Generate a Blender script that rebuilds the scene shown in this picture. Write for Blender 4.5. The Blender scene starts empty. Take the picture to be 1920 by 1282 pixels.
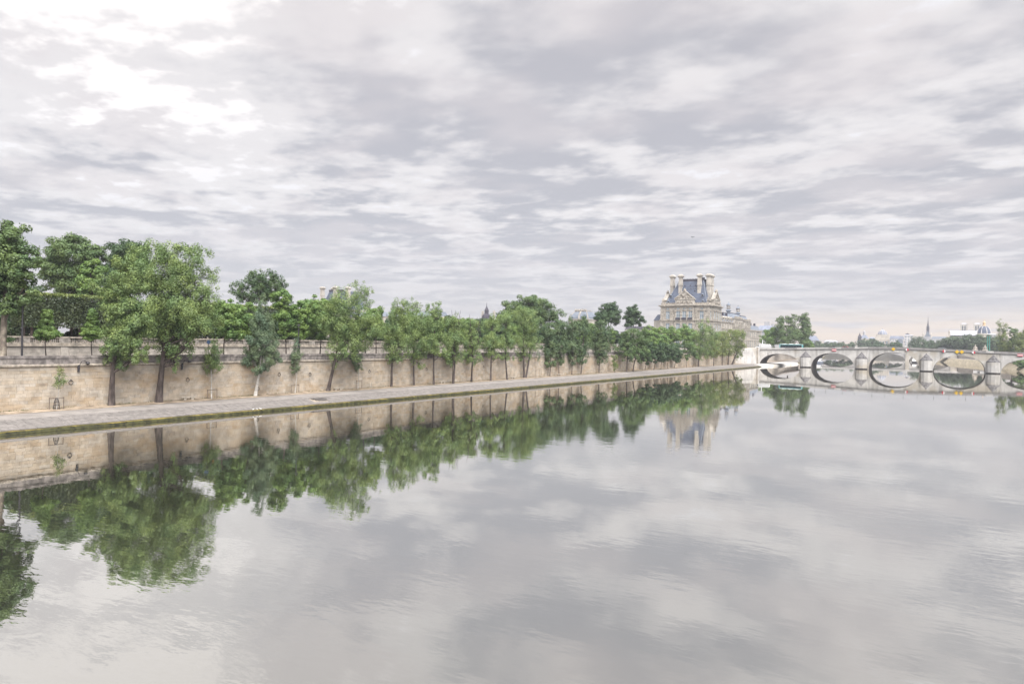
import bpy, math, random
import numpy as np
from mathutils import Vector, Matrix

# world frame, metres: +Y runs upstream along the right bank quay, +X points across the river
# to the left bank, Z=0 is the water. The camera stands on a footbridge 11.5 m above it.
R = math.radians
S = bpy.context.scene
COL = S.collection
YAW = R(32.97)
EXPO = 2.4

# ------------------------------------------------------------------ camera
cam = bpy.data.cameras.new('camera')
cam.sensor_width = 36.0
cam.lens = 24.0
cam.clip_start = 0.5
cam.clip_end = 20000
camo = bpy.data.objects.new('camera', cam)
COL.objects.link(camo)
camo.matrix_world = (Matrix.Translation((0, 0, 11.5)) @ Matrix.Rotation(YAW, 4, 'Z')
                     @ Matrix.Rotation(R(90) - math.atan(1.7 / 1280), 4, 'X') @ Matrix.Rotation(R(1.05), 4, 'Z'))
S.camera = camo

# ------------------------------------------------------------------ sky and sun
SUN_EL, SUN_AZ = R(53), R(128)      # azimuth clockwise from +Y
W = bpy.data.worlds.new('World')
S.world = W
W.use_nodes = True


def sky_world():
    nt = W.node_tree
    nt.nodes.clear()
    N, K = nt.nodes, nt.links

    def nd(t, **kw):
        n = N.new(t)
        for k, v in kw.items():
            setattr(n, k, v)
        return n

    def mth(op, a, b=None, c=None, clamp=False):
        n = nd('ShaderNodeMath', operation=op)
        n.use_clamp = clamp
        for i, v in enumerate((a, b, c)):
            if v is None:
                continue
            if isinstance(v, (int, float)):
                n.inputs[i].default_value = v
            else:
                K.new(v, n.inputs[i])
        return n.outputs[0]

    def mix(f, a, b, bt='MIX'):
        n = nd('ShaderNodeMix', data_type='RGBA', blend_type=bt)
        for s, v in ((n.inputs[0], f), (n.inputs[6], a), (n.inputs[7], b)):
            if isinstance(v, (int, float)):
                s.default_value = v
            elif isinstance(v, tuple):
                s.default_value = (*v, 1)
            else:
                K.new(v, s)
        return n.outputs[2]

    def sstep(x, lo, hi):
        n = nd('ShaderNodeMapRange', interpolation_type='SMOOTHSTEP')
        K.new(x, n.inputs[0])
        n.inputs[1].default_value, n.inputs[2].default_value = lo, hi
        return n.outputs[0]

    def vm(op, a, b=None):
        n = nd('ShaderNodeVectorMath', operation=op)
        for i, v in enumerate((a, b)):
            if v is None:
                continue
            if isinstance(v, tuple):
                n.inputs[i].default_value = v
            else:
                K.new(v, n.inputs[i])
        return n

    def noise(vec, sc, det, rough, w=0.0, dist=0.0):
        n = nd('ShaderNodeTexNoise', noise_dimensions='4D')
        K.new(vec, n.inputs['Vector'])
        n.inputs['W'].default_value = w
        n.inputs['Scale'].default_value = sc
        n.inputs['Detail'].default_value = det
        n.inputs['Roughness'].default_value = rough
        n.inputs['Distortion'].default_value = dist
        return n.outputs[0]

    tc = nd('ShaderNodeTexCoord')
    d = vm('NORMALIZE', tc.outputs['Generated']).outputs[0]
    sp = nd('ShaderNodeSeparateXYZ')
    K.new(d, sp.inputs[0])
    dx, dy, dz = sp.outputs
    el = mth('MAXIMUM', dz, 0.0)
    den = mth('ADD', el, 0.065)
    # cloud deck seen in perspective
    cb = nd('ShaderNodeCombineXYZ')
    K.new(mth('DIVIDE', dx, den), cb.inputs[0])
    K.new(mth('DIVIDE', dy, den), cb.inputs[1])
    mp = nd('ShaderNodeMapping')
    mp.inputs['Rotation'].default_value = (0, 0, R(-38))
    mp.inputs['Scale'].default_value = (0.88, 1.08, 1)
    K.new(cb.outputs[0], mp.inputs[0])
    P = mp.outputs[0]
    big = noise(P, 0.95, 4, 0.5, 3.1)
    med = noise(P, 2.7, 5, 0.52, 7.7, 0.15)
    fin = noise(P, 9.0, 4, 0.55, 1.3, 0.1)
    low = mth('SUBTRACT', 1.0, sstep(el, 0.16, 0.42))
    finw = mth('MULTIPLY_ADD', low, 0.30, 0.10)
    bigw = mth('MULTIPLY_ADD', low, -0.65, 1.15)
    medw = 0.95
    c = mth('ADD', mth('MULTIPLY', big, bigw), mth('ADD', mth('MULTIPLY', med, medw), mth('MULTIPLY', fin, finw)))
    c = mth('DIVIDE', c, mth('ADD', mth('ADD', finw, bigw), medw))
    # thinner cloud round the open part of the sky high on the left, thick elsewhere
    hole = vm('DOT_PRODUCT', d, HOLE).outputs['Value']
    hm = sstep(hole, 0.925, 0.99)
    c2 = mth('ADD', c, mth('MULTIPLY_ADD', hm, 0.115, -0.006))
    shade = sstep(c2, 0.45, 0.56)
    cloud = mix(shade, (0.540, 0.525, 0.550), (0.880, 0.840, 0.825))
    warm = noise(P, 1.6, 3, 0.5, 12.0)
    cloud = mix(mth('MULTIPLY', sstep(warm, 0.46, 0.62), 0.45), cloud, (0.80, 0.735, 0.725))
    gap = sstep(mth('ADD', c2, mth('MULTIPLY', mth('SUBTRACT', fin, 0.5), 0.22)), 0.570, 0.640)
    glow = mix(hm, (0.95, 0.925, 0.935), (1.15, 1.09, 1.05))
    cloud = mix(mth('MULTIPLY', gap, sstep(el, 0.05, 0.13)), cloud, glow)
    # haze towards the horizon: the deck melts into lavender grey
    far = mth('SUBTRACT', 1.0, sstep(el, 0.02, 0.20))
    cloud = mix(mth('MULTIPLY', far, 0.62), cloud, (0.640, 0.620, 0.680))
    # clear strip of dawn sky low in the east
    az = vm('DOT_PRODUCT', d, (0.05, 0.9987, 0.0)).outputs['Value']
    streak = noise(P, 0.9, 3, 0.5, 30.0)
    strip = mth('MULTIPLY', sstep(mth('MULTIPLY', el, -1.0), -0.060, -0.018), sstep(az, 0.86, 0.975))
    strip = mth('MULTIPLY', strip, sstep(streak, 0.30, 0.52))
    cloud = mix(strip, cloud, (0.97, 0.80, 0.66))
    # overcast skies brighten towards the zenith
    cloud = mix(1.0, cloud, mix(sstep(el, 0.42, 0.95), (1, 1, 1), (2.4, 2.4, 2.4)), 'MULTIPLY')
    # below the horizon: same tone as the haze
    sky = nd('ShaderNodeTexSky', sky_type='NISHITA')
    sky.sun_disc = False
    sky.sun_elevation = SUN_EL
    sky.sun_rotation = SUN_AZ
    b1 = nd('ShaderNodeBackground')
    K.new(sky.outputs[0], b1.inputs[0])
    b1.inputs[1].default_value = 0.05
    b2 = nd('ShaderNodeBackground')
    K.new(cloud, b2.inputs[0])
    b2.inputs[1].default_value = 1.0 / 2 ** EXPO
    ms = nd('ShaderNodeMixShader')
    ms.inputs[0].default_value = 0.93
    K.new(b1.outputs[0], ms.inputs[1])
    K.new(b2.outputs[0], ms.inputs[2])
    out = nd('ShaderNodeOutputWorld')
    K.new(ms.outputs[0], out.inputs[0])


HOLE = (-0.78, 0.42, 0.50)
_h = Vector(HOLE).normalized()
HOLE = tuple(_h)
sky_world()

sl = bpy.data.lights.new('sun', 'SUN')
sl.energy = 1.25
sl.angle = R(60)
sl.color = (1.0, 0.965, 0.92)
so = bpy.data.objects.new('sun', sl)
COL.objects.link(so)
_sd = Vector((math.sin(SUN_AZ) * math.cos(SUN_EL), math.cos(SUN_AZ) * math.cos(SUN_EL), math.sin(SUN_EL)))
so.rotation_euler = _sd.to_track_quat('Z', 'Y').to_euler()

S.view_settings.view_transform = 'Standard'
S.view_settings.look = 'None'
S.view_settings.exposure = EXPO
S.view_settings.gamma = 1.0
S.view_settings.use_curve_mapping = False
S.render.engine = 'CYCLES'
S.cycles.use_denoising = True
S.cycles.max_bounces = 6
S.cycles.diffuse_bounces = 3
S.cycles.glossy_bounces = 3
S.cycles.transmission_bounces = 3
S.cycles.transparent_max_bounces = 4
S.cycles.volume_bounces = 0
S.cycles.caustics_reflective = False
S.cycles.caustics_refractive = False


# ------------------------------------------------------------------ helpers
class MB:
    """collects faces and links them as one mesh object"""

    def __init__(self):
        self.v, self.f, self.t = [], [], []
        self.tone = 0.5

    def face(self, pts):
        n = len(self.v)
        self.v += [tuple(p) for p in pts]
        self.f.append(tuple(range(n, n + len(pts))))
        self.t.append(self.tone)

    def idx(self, vs, fs):
        n = len(self.v)
        self.v += [tuple(p) for p in vs]
        for f in fs:
            self.f.append(tuple(i + n for i in f))
            self.t.append(self.tone)

    def box(self, x0, x1, y0, y1, z0, z1, skip=''):
        vs = [(x, y, z) for z in (z0, z1) for y in (y0, y1) for x in (x0, x1)]
        F = {'b': (0, 2, 3, 1), 't': (4, 5, 7, 6), 'f': (0, 1, 5, 4), 'k': (2, 6, 7, 3), 'l': (0, 4, 6, 2), 'r': (1, 3, 7, 5)}
        self.idx(vs, [f for k, f in F.items() if k not in skip])

    def frustum(self, a, za, b, zb):
        (x0, x1, y0, y1), (X0, X1, Y0, Y1) = a, b
        vs = [(x0, y0, za), (x1, y0, za), (x1, y1, za), (x0, y1, za), (X0, Y0, zb), (X1, Y0, zb), (X1, Y1, zb), (X0, Y1, zb)]
        self.idx(vs, [(3, 2, 1, 0), (4, 5, 6, 7), (0, 1, 5, 4), (1, 2, 6, 5), (2, 3, 7, 6), (3, 0, 4, 7)])

    def lathe(self, c, prof, n=10, a0=0.0, arc=2 * math.pi, sx=1.0, sy=1.0):
        """prof: list of (radius, z)"""
        vs, fs = [], []
        full = abs(arc - 2 * math.pi) < 1e-6
        m = n if full else n + 1
        for r, z in prof:
            for i in range(m):
                a = a0 + arc * i / n
                vs.append((c[0] + r * sx * math.cos(a), c[1] + r * sy * math.sin(a), c[2] + z))
        for j in range(len(prof) - 1):
            for i in range(n):
                k = (i + 1) % m
                fs.append((j * m + i, j * m + k, (j + 1) * m + k, (j + 1) * m + i))
        if full:
            fs.append(tuple(range(m))[::-1])
            fs.append(tuple((len(prof) - 1) * m + i for i in range(m)))
        self.idx(vs, fs)

    def tube(self, pts, rad, n=6):
        pts = [Vector(p) for p in pts]
        vs, fs = [], []
        for i, p in enumerate(pts):
            t = (pts[min(i + 1, len(pts) - 1)] - pts[max(i - 1, 0)]).normalized()
            up = Vector((0, 0, 1)) if abs(t.z) < 0.9 else Vector((1, 0, 0))
            u = t.cross(up).normalized()
            w = t.cross(u)
            for k in range(n):
                a = 2 * math.pi * k / n
                vs.append(p + (u * math.cos(a) + w * math.sin(a)) * rad[i])
        for i in range(len(pts) - 1):
            for k in range(n):
                q = (k + 1) % n
                fs.append((i * n + k, i * n + q, (i + 1) * n + q, (i + 1) * n + k))
        fs.append(tuple(range(n)))
        fs.append(tuple((len(pts) - 1) * n + k for k in range(n))[::-1])
        self.idx(vs, fs)

    def prism(self, outline, y0, y1, axis='y'):
        """outline: list of (a, z); extruded along y (a=x) or x (a=y)"""
        n = len(outline)
        P = (lambda a, z, y: (a, y, z)) if axis == 'y' else (lambda a, z, x: (x, a, z))
        vs = [P(a, z, y0) for a, z in outline] + [P(a, z, y1) for a, z in outline]
        self.idx(vs, [tuple(range(n)), tuple(range(2 * n - 1, n - 1, -1))] + [(i, (i + 1) % n, n + (i + 1) % n, n + i)[::-1] for i in range(n)])

    def mesh(self, name, mat, smooth=False):
        me = bpy.data.meshes.new(name)
        me.from_pydata(self.v, [], self.f)
        a = me.attributes.new('tone', 'FLOAT', 'FACE')
        a.data.foreach_set('value', self.t)
        me.materials.append(mat)
        if smooth:
            me.polygons.foreach_set('use_smooth', [True] * len(me.polygons))
        me.update()
        return me

    def build(self, name, mat, parent=None, smooth=False, **pr):
        return put(name, self.mesh(name, mat, smooth), parent, **pr)


def put(name, me, parent=None, loc=None, **pr):
    o = bpy.data.objects.new(name, me)
    COL.objects.link(o)
    if parent is not None:
        o.parent = parent
    if loc is not None:
        o.location = loc
    for k, v in pr.items():
        o[k] = v
    return o


def thing(name, label, cat, group=None, loc=(0, 0, 0), rz=0.0):
    o = bpy.data.objects.new(name, None)
    COL.objects.link(o)
    o.location = loc
    o.rotation_euler = (0, 0, rz)
    o['label'] = label
    o['category'] = cat
    if group:
        o['group'] = group
    return o


def mat(name, color, rough=0.85, var=0.12, scale=1.0, bump=0.0, bscale=8.0, tone=None, spec=0.3, stretch=None, stain=None, metal=0.0):
    """principled material: base colour broken up by world-space noise, optional per-piece tone ramp and stains"""
    m = bpy.data.materials.new(name)
    m.use_nodes = True
    nt = m.node_tree
    N, K = nt.nodes, nt.links
    bs = N['Principled BSDF']
    bs.inputs['Roughness'].default_value = rough
    bs.inputs['Specular IOR Level'].default_value = spec
    bs.inputs['Metallic'].default_value = metal
    geo = N.new('ShaderNodeNewGeometry')
    src = geo.outputs['Position']
    if stretch:
        mp = N.new('ShaderNodeMapping')
        mp.inputs['Scale'].default_value = stretch
        K.new(src, mp.inputs[0])
        src = mp.outputs[0]

    def noise(sc, det=5, w=None, s=None):
        n = N.new('ShaderNodeTexNoise')
        K.new(s or src, n.inputs['Vector'])
        n.inputs['Scale'].default_value = sc
        n.inputs['Detail'].default_value = det
        n.inputs['Roughness'].default_value = 0.6
        return n.outputs[0]

    def mixc(f, a, b, bt='MIX'):
        n = N.new('ShaderNodeMix')
        n.data_type = 'RGBA'
        n.blend_type = bt
        for s, v in ((n.inputs[0], f), (n.inputs[6], a), (n.inputs[7], b)):
            if isinstance(v, (int, float)):
                s.default_value = v
            elif isinstance(v, tuple):
                s.default_value = (*v, 1)
            else:
                K.new(v, s)
        return n.outputs[2]

    def ramp(x, lo, hi):
        n = N.new('ShaderNodeMapRange')
        n.interpolation_type = 'SMOOTHSTEP'
        K.new(x, n.inputs[0])
        n.inputs[1].default_value, n.inputs[2].default_value = lo, hi
        return n.outputs[0]

    if tone:
        at = N.new('ShaderNodeAttribute')
        at.attribute_name = 'tone'
        cr = N.new('ShaderNodeValToRGB')
        K.new(at.outputs['Fac'], cr.inputs[0])
        cr.color_ramp.interpolation = 'LINEAR'
        els = cr.color_ramp.elements
        while len(els) < len(tone):
            els.new(0.5)
        for i, c in enumerate(tone):
            els[i].position = i / (len(tone) - 1)
            els[i].color = (*c, 1)
        c = cr.outputs[0]
    else:
        rgb = N.new('ShaderNodeRGB')
        rgb.outputs[0].default_value = (*color, 1)
        c = rgb.outputs[0]
    lo = tuple([max(0.0, 1 - var * 1.6)] * 3)
    hi = tuple([1 + var] * 3)
    c = mixc(1.0, c, mixc(ramp(noise(scale), 0.3, 0.7), lo, hi), 'MULTIPLY')
    for (sc, l, h, colr, amt, st) in (stain or []):
        s = None
        if st:
            mp2 = N.new('ShaderNodeMapping')
            mp2.inputs['Scale'].default_value = st
            K.new(geo.outputs['Position'], mp2.inputs[0])
            s = mp2.outputs[0]
        f = ramp(noise(sc, 4, s=s), l, h)
        mm = N.new('ShaderNodeMath')
        mm.operation = 'MULTIPLY'
        K.new(f, mm.inputs[0])
        mm.inputs[1].default_value = amt
        c = mixc(mm.outputs[0], c, colr)
    K.new(c, bs.inputs['Base Color'])
    if bump:
        b = N.new('ShaderNodeBump')
        b.inputs['Distance'].default_value = bump
        b.inputs['Strength'].default_value = 1.0
        K.new(noise(bscale, 6), b.inputs['Height'])
        K.new(b.outputs[0], bs.inputs['Normal'])
    return m


def leafmat(name, color, warm=0.0):
    m = bpy.data.materials.new(name)
    m.use_nodes = True
    nt = m.node_tree
    N, K = nt.nodes, nt.links
    N.clear()
    geo = N.new('ShaderNodeNewGeometry')
    ri = geo.outputs['Random Per Island']
    no = N.new('ShaderNodeTexNoise')
    no.inputs['Scale'].default_value = 0.45
    no.inputs['Detail'].default_value = 3
    K.new(geo.outputs['Position'], no.inputs['Vector'])
    cr = N.new('ShaderNodeValToRGB')
    K.new(ri, cr.inputs[0])
    r, g, b = color
    e = cr.color_ramp.elements
    e[0].color = (r * 0.74, g * 0.78, b * 0.8, 1)
    e[1].color = (r * 1.3, g * 1.24, b * 1.2, 1)
    mx = N.new('ShaderNodeMix')
    mx.data_type = 'RGBA'
    mx.blend_type = 'MULTIPLY'
    mx.inputs[0].default_value = 1.0
    c2 = N.new('ShaderNodeValToRGB')
    K.new(no.outputs[0], c2.inputs[0])
    c2.color_ramp.elements[0].position = 0.35
    c2.color_ramp.elements[1].position = 0.65
    c2.color_ramp.elements[0].color = (0.78, 0.86, 0.9, 1)
    c2.color_ramp.elements[1].color = (1.25, 1.12, 0.95, 1)
    K.new(cr.outputs[0], mx.inputs[6])
    K.new(c2.outputs[0], mx.inputs[7])
    d = N.new('ShaderNodeBsdfDiffuse')
    t = N.new('ShaderNodeBsdfTranslucent')
    K.new(mx.outputs[2], d.inputs[0])
    K.new(mx.outputs[2], t.inputs[0])
    ms = N.new('ShaderNodeMixShader')
    ms.inputs[0].default_value = 0.13
    K.new(d.outputs[0], ms.inputs[1])
    K.new(t.outputs[0], ms.inputs[2])
    g2 = N.new('ShaderNodeBsdfGlossy')
    g2.inputs['Roughness'].default_value = 0.5
    g2.inputs[0].default_value = (0.8, 0.9, 0.8, 1)
    m2 = N.new('ShaderNodeMixShader')
    m2.inputs[0].default_value = 0.05
    K.new(ms.outputs[0], m2.inputs[1])
    K.new(g2.outputs[0], m2.inputs[2])
    o = N.new('ShaderNodeOutputMaterial')
    K.new(m2.outputs[0], o.inputs[0])
    return m


M = {}
GREY = (0.17, 0.16, 0.15)
M['ashlar'] = mat('warm_ashlar', None, var=0.14, scale=0.9, bump=0.02, bscale=5,
                  tone=[(0.43, 0.35, 0.26), (0.47, 0.395, 0.305), (0.50, 0.43, 0.345), (0.49, 0.425, 0.345), (0.52, 0.47, 0.405), (0.46, 0.41, 0.35)],
                  stain=[(0.16, 0.50, 0.66, (0.43, 0.31, 0.19), 0.5, (1, 1, 2)), (0.22, 0.55, 0.68, (0.30, 0.28, 0.26), 0.5, (1, 0.8, 2.2)),
                         (0.9, 0.60, 0.75, (0.20, 0.18, 0.16), 0.6, (1, 0.5, 3.5))])
M['mortar'] = mat('dark_mortar', (0.36, 0.31, 0.25), var=0.2)
M['parapet'] = mat('weathered_parapet_stone', None, var=0.3, scale=1.3, bump=0.015, bscale=6,
                   tone=[(0.20, 0.18, 0.175), (0.26, 0.235, 0.225), (0.31, 0.28, 0.26)],
                   stain=[(0.7, 0.5, 0.7, (0.10, 0.095, 0.09), 0.6, (1, 1.4, 0.5))])
M['mould'] = mat('pale_moulding_stone', (0.40, 0.355, 0.30), var=0.25, scale=2, stain=[(0.8, 0.5, 0.7, (0.13, 0.12, 0.11), 0.6, (1, 1.2, 0.4))])
M['slab'] = mat('grey_revetment_slab', None, var=0.15, scale=1.6, bump=0.02, bscale=6,
                tone=[(0.195, 0.182, 0.172), (0.205, 0.19, 0.18), (0.22, 0.203, 0.192)],
                stain=[(0.6, 0.5, 0.7, (0.19, 0.175, 0.165), 0.4, (1.6, 0.5, 1))])
M['moss'] = mat('mossy_waterline_stone', (0.21, 0.165, 0.04), var=0.35, scale=1.5, bump=0.03, bscale=5,
                stain=[(0.5, 0.42, 0.6, (0.055, 0.055, 0.015), 0.9, (1, 0.5, 5))])
M['algae'] = mat('dark_wet_algae', (0.045, 0.045, 0.014), rough=0.6, var=0.5, scale=1.5, bump=0.02)
M['asphalt'] = mat('pale_quay_asphalt', (0.275, 0.255, 0.24), var=0.12, scale=0.5, bump=0.004, bscale=30)
M['dirt'] = mat('sandy_quay_soil', (0.36, 0.29, 0.22), var=0.3, scale=0.8, bump=0.02, bscale=8,
                stain=[(0.35, 0.5, 0.65, (0.13, 0.115, 0.06), 0.7, (1, 0.6, 1))])
M['bank'] = mat('bank_ground', (0.20, 0.19, 0.17), var=0.2, scale=0.05)
M['road'] = mat('road_asphalt', (0.06, 0.06, 0.06), var=0.15, scale=0.6)
M['terrace'] = mat('terrace_wall_stone', None, var=0.16, scale=0.9, tone=[(0.40, 0.36, 0.32), (0.48, 0.44, 0.395), (0.44, 0.40, 0.36)],
                   stain=[(0.5, 0.55, 0.7, (0.2, 0.18, 0.165), 0.6, (1, 0.8, 1.5))], bump=0.01)
M['baluster'] = mat('weathered_baluster_stone', (0.33, 0.30, 0.27), var=0.3, scale=1.5, stain=[(0.9, 0.5, 0.7, (0.16, 0.15, 0.14), 0.6, None)])
M['bark'] = mat('dark_bark', (0.085, 0.068, 0.062), var=0.35, scale=3, bump=0.03, bscale=9, stretch=(1, 1, 0.3))
M['pale'] = mat('whitewashed_bark', (0.48, 0.46, 0.43), var=0.18, scale=3, bump=0.01)
M['plane'] = mat('mottled_plane_bark', (0.27, 0.235, 0.19), var=0.35, scale=1.6, stain=[(1.1, 0.5, 0.6, (0.16, 0.13, 0.11), 0.7, None)])
M['palace'] = mat('palace_limestone', (0.485, 0.455, 0.41), var=0.16, scale=0.25, bump=0.03, bscale=2.5,
                  stain=[(0.3, 0.5, 0.7, (0.27, 0.235, 0.20), 0.55, (1, 1, 0.5)), (1.1, 0.58, 0.72, (0.2, 0.18, 0.16), 0.5, (1, 1, 0.3))])
M['palace_trim'] = mat('palace_trim_stone', (0.44, 0.405, 0.355), var=0.3, scale=1.0, stain=[(0.8, 0.5, 0.7, (0.2, 0.18, 0.155), 0.6, None)])
M['carving'] = mat('carved_stone', (0.37, 0.335, 0.29), var=0.45, scale=1.2, bump=0.25, bscale=1.4)
M['slate'] = mat('blue_slate', (0.085, 0.105, 0.155), rough=0.6, var=0.16, scale=0.5, stretch=(1, 1, 3), spec=0.4)
M['lead'] = mat('lead_sheet', (0.20, 0.23, 0.28), rough=0.55, var=0.15, scale=0.6)
M['darklead'] = mat('dark_ridge_lead', (0.06, 0.055, 0.075), rough=0.6, var=0.3, scale=1.0)
M['glass'] = mat('window_glass', (0.24, 0.30, 0.36), rough=0.15, var=0.25, scale=0.3, spec=0.8)
M['whiteframe'] = mat('white_window_paint', (0.62, 0.62, 0.60), rough=0.5, var=0.05)
M['bridge'] = mat('bridge_limestone', (0.60, 0.585, 0.565), var=0.10, scale=0.35, bump=0.02, bscale=3,
                  stain=[(0.55, 0.52, 0.72, (0.24, 0.23, 0.215), 0.6, (1, 1, 0.10)), (0.06, 0.50, 0.62, (0.44, 0.39, 0.31), 0.7, (1, 1, 1)),
                         (0.35, 0.60, 0.74, (0.19, 0.18, 0.17), 0.6, (1, 1, 0.25))])
M['bridge_grey'] = mat('bridge_parapet_stone', (0.30, 0.29, 0.285), var=0.2, scale=0.5, stain=[(0.5, 0.5, 0.7, (0.18, 0.17, 0.17), 0.6, None)])
M['bridge_white'] = mat('bridge_pale_parapet', (0.50, 0.49, 0.475), var=0.12, scale=0.5)
M['intrados'] = mat('dark_arch_stone', (0.15, 0.13, 0.125), var=0.3, scale=0.5, bump=0.02)  # darker tone for the arch undersides and the colonnade beam
M['cone'] = mat('scaled_stone_cap', (0.16, 0.155, 0.16), var=0.35, scale=1.2, bump=0.12, bscale=2.0)
M['wet'] = mat('wet_waterline_stone', (0.035, 0.03, 0.028), rough=0.5, var=0.3)
M['iron'] = mat('dark_iron', (0.035, 0.033, 0.04), rough=0.55, var=0.1, spec=0.5)
M['greyiron'] = mat('grey_painted_iron', (0.13, 0.12, 0.12), rough=0.5, var=0.1)
M['green_iron'] = mat('green_painted_iron', (0.05, 0.27, 0.22), rough=0.45, var=0.08)
M['wood'] = mat('grey_stake_wood', (0.20, 0.165, 0.14), var=0.25, scale=4)
M['benchstone'] = mat('pale_bench_stone', (0.48, 0.44, 0.38), var=0.1, scale=2)
M['yellow'] = mat('sign_yellow', (0.80, 0.50, 0.02), rough=0.5, var=0.03)
M['red'] = mat('sign_red', (0.62, 0.04, 0.07), rough=0.5, var=0.03)
M['white'] = mat('sign_white', (0.80, 0.80, 0.80), rough=0.5, var=0.03)
M['bluesign'] = mat('sign_blue', (0.05, 0.09, 0.18), rough=0.5, var=0.03)
M['teal'] = mat('bus_teal_paint', (0.08, 0.42, 0.42), rough=0.35, var=0.03, spec=0.5)
M['buswhite'] = mat('vehicle_white_paint', (0.74, 0.75, 0.76), rough=0.35, var=0.03, spec=0.5)
M['darkglass'] = mat('tinted_glass', (0.015, 0.03, 0.04), rough=0.12, var=0.1, spec=0.7)
M['rubber'] = mat('tyre_rubber', (0.03, 0.03, 0.03), rough=0.8, var=0.1)
M['grey'] = mat('far_facade_grey', (0.42, 0.42, 0.44), var=0.12, scale=0.2)
M['cream'] = mat('far_facade_cream', (0.55, 0.51, 0.45), var=0.12, scale=0.2)
M['farwhite'] = mat('far_facade_white', (0.56, 0.545, 0.54), var=0.08, scale=0.2)
M['zinc'] = mat('zinc_roof', (0.25, 0.28, 0.36), rough=0.5, var=0.15, scale=0.3)
M['palezinc'] = mat('pale_zinc_roof', (0.42, 0.435, 0.47), rough=0.5, var=0.06, scale=0.3)
M['gold'] = mat('gilded_ribs', (0.62, 0.46, 0.28), rough=0.5, var=0.1)
M['skin'] = mat('skin', (0.50, 0.32, 0.24), rough=0.6, var=0.03)
M['orange'] = mat('orange_cloth', (0.75, 0.16, 0.05), rough=0.9, var=0.1)
M['trousers'] = mat('dark_cloth', (0.03, 0.035, 0.05), rough=0.9, var=0.1)
M['hair'] = mat('brown_hair', (0.05, 0.03, 0.02), rough=0.8, var=0.1)
M['gull'] = mat('white_feathers', (0.80, 0.80, 0.78), rough=0.8, var=0.05)
M['birddark'] = mat('dark_feathers', (0.05, 0.05, 0.055), rough=0.8, var=0.1)
LEAF = {'W': (0.215, 0.290, 0.092), 'P': (0.165, 0.220, 0.118), 'N': (0.118, 0.172, 0.070), 'M': (0.115, 0.178, 0.055), 'Y': (0.22, 0.26, 0.075),
        'D': (0.062, 0.108, 0.040), 'L': (0.180, 0.275, 0.066), 'G': (0.122, 0.182, 0.056), 'A': (0.085, 0.140, 0.048), 'F': (0.110, 0.150, 0.080),
        'H': (0.055, 0.072, 0.026)}
LEAF = {k: (c[0] * 0.80, c[1] * 0.88, c[2] * 0.95) for k, c in LEAF.items()}
LM = {k: leafmat('leaves_' + n, LEAF[k]) for k, n in dict(W='poplar', P='grey_poplar', N='alder', M='mid_green', Y='yellow_green', D='dark_green', L='lime', G='plane', A='acacia', F='hazy_bank', H='clipped_hedge').items()}


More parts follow.
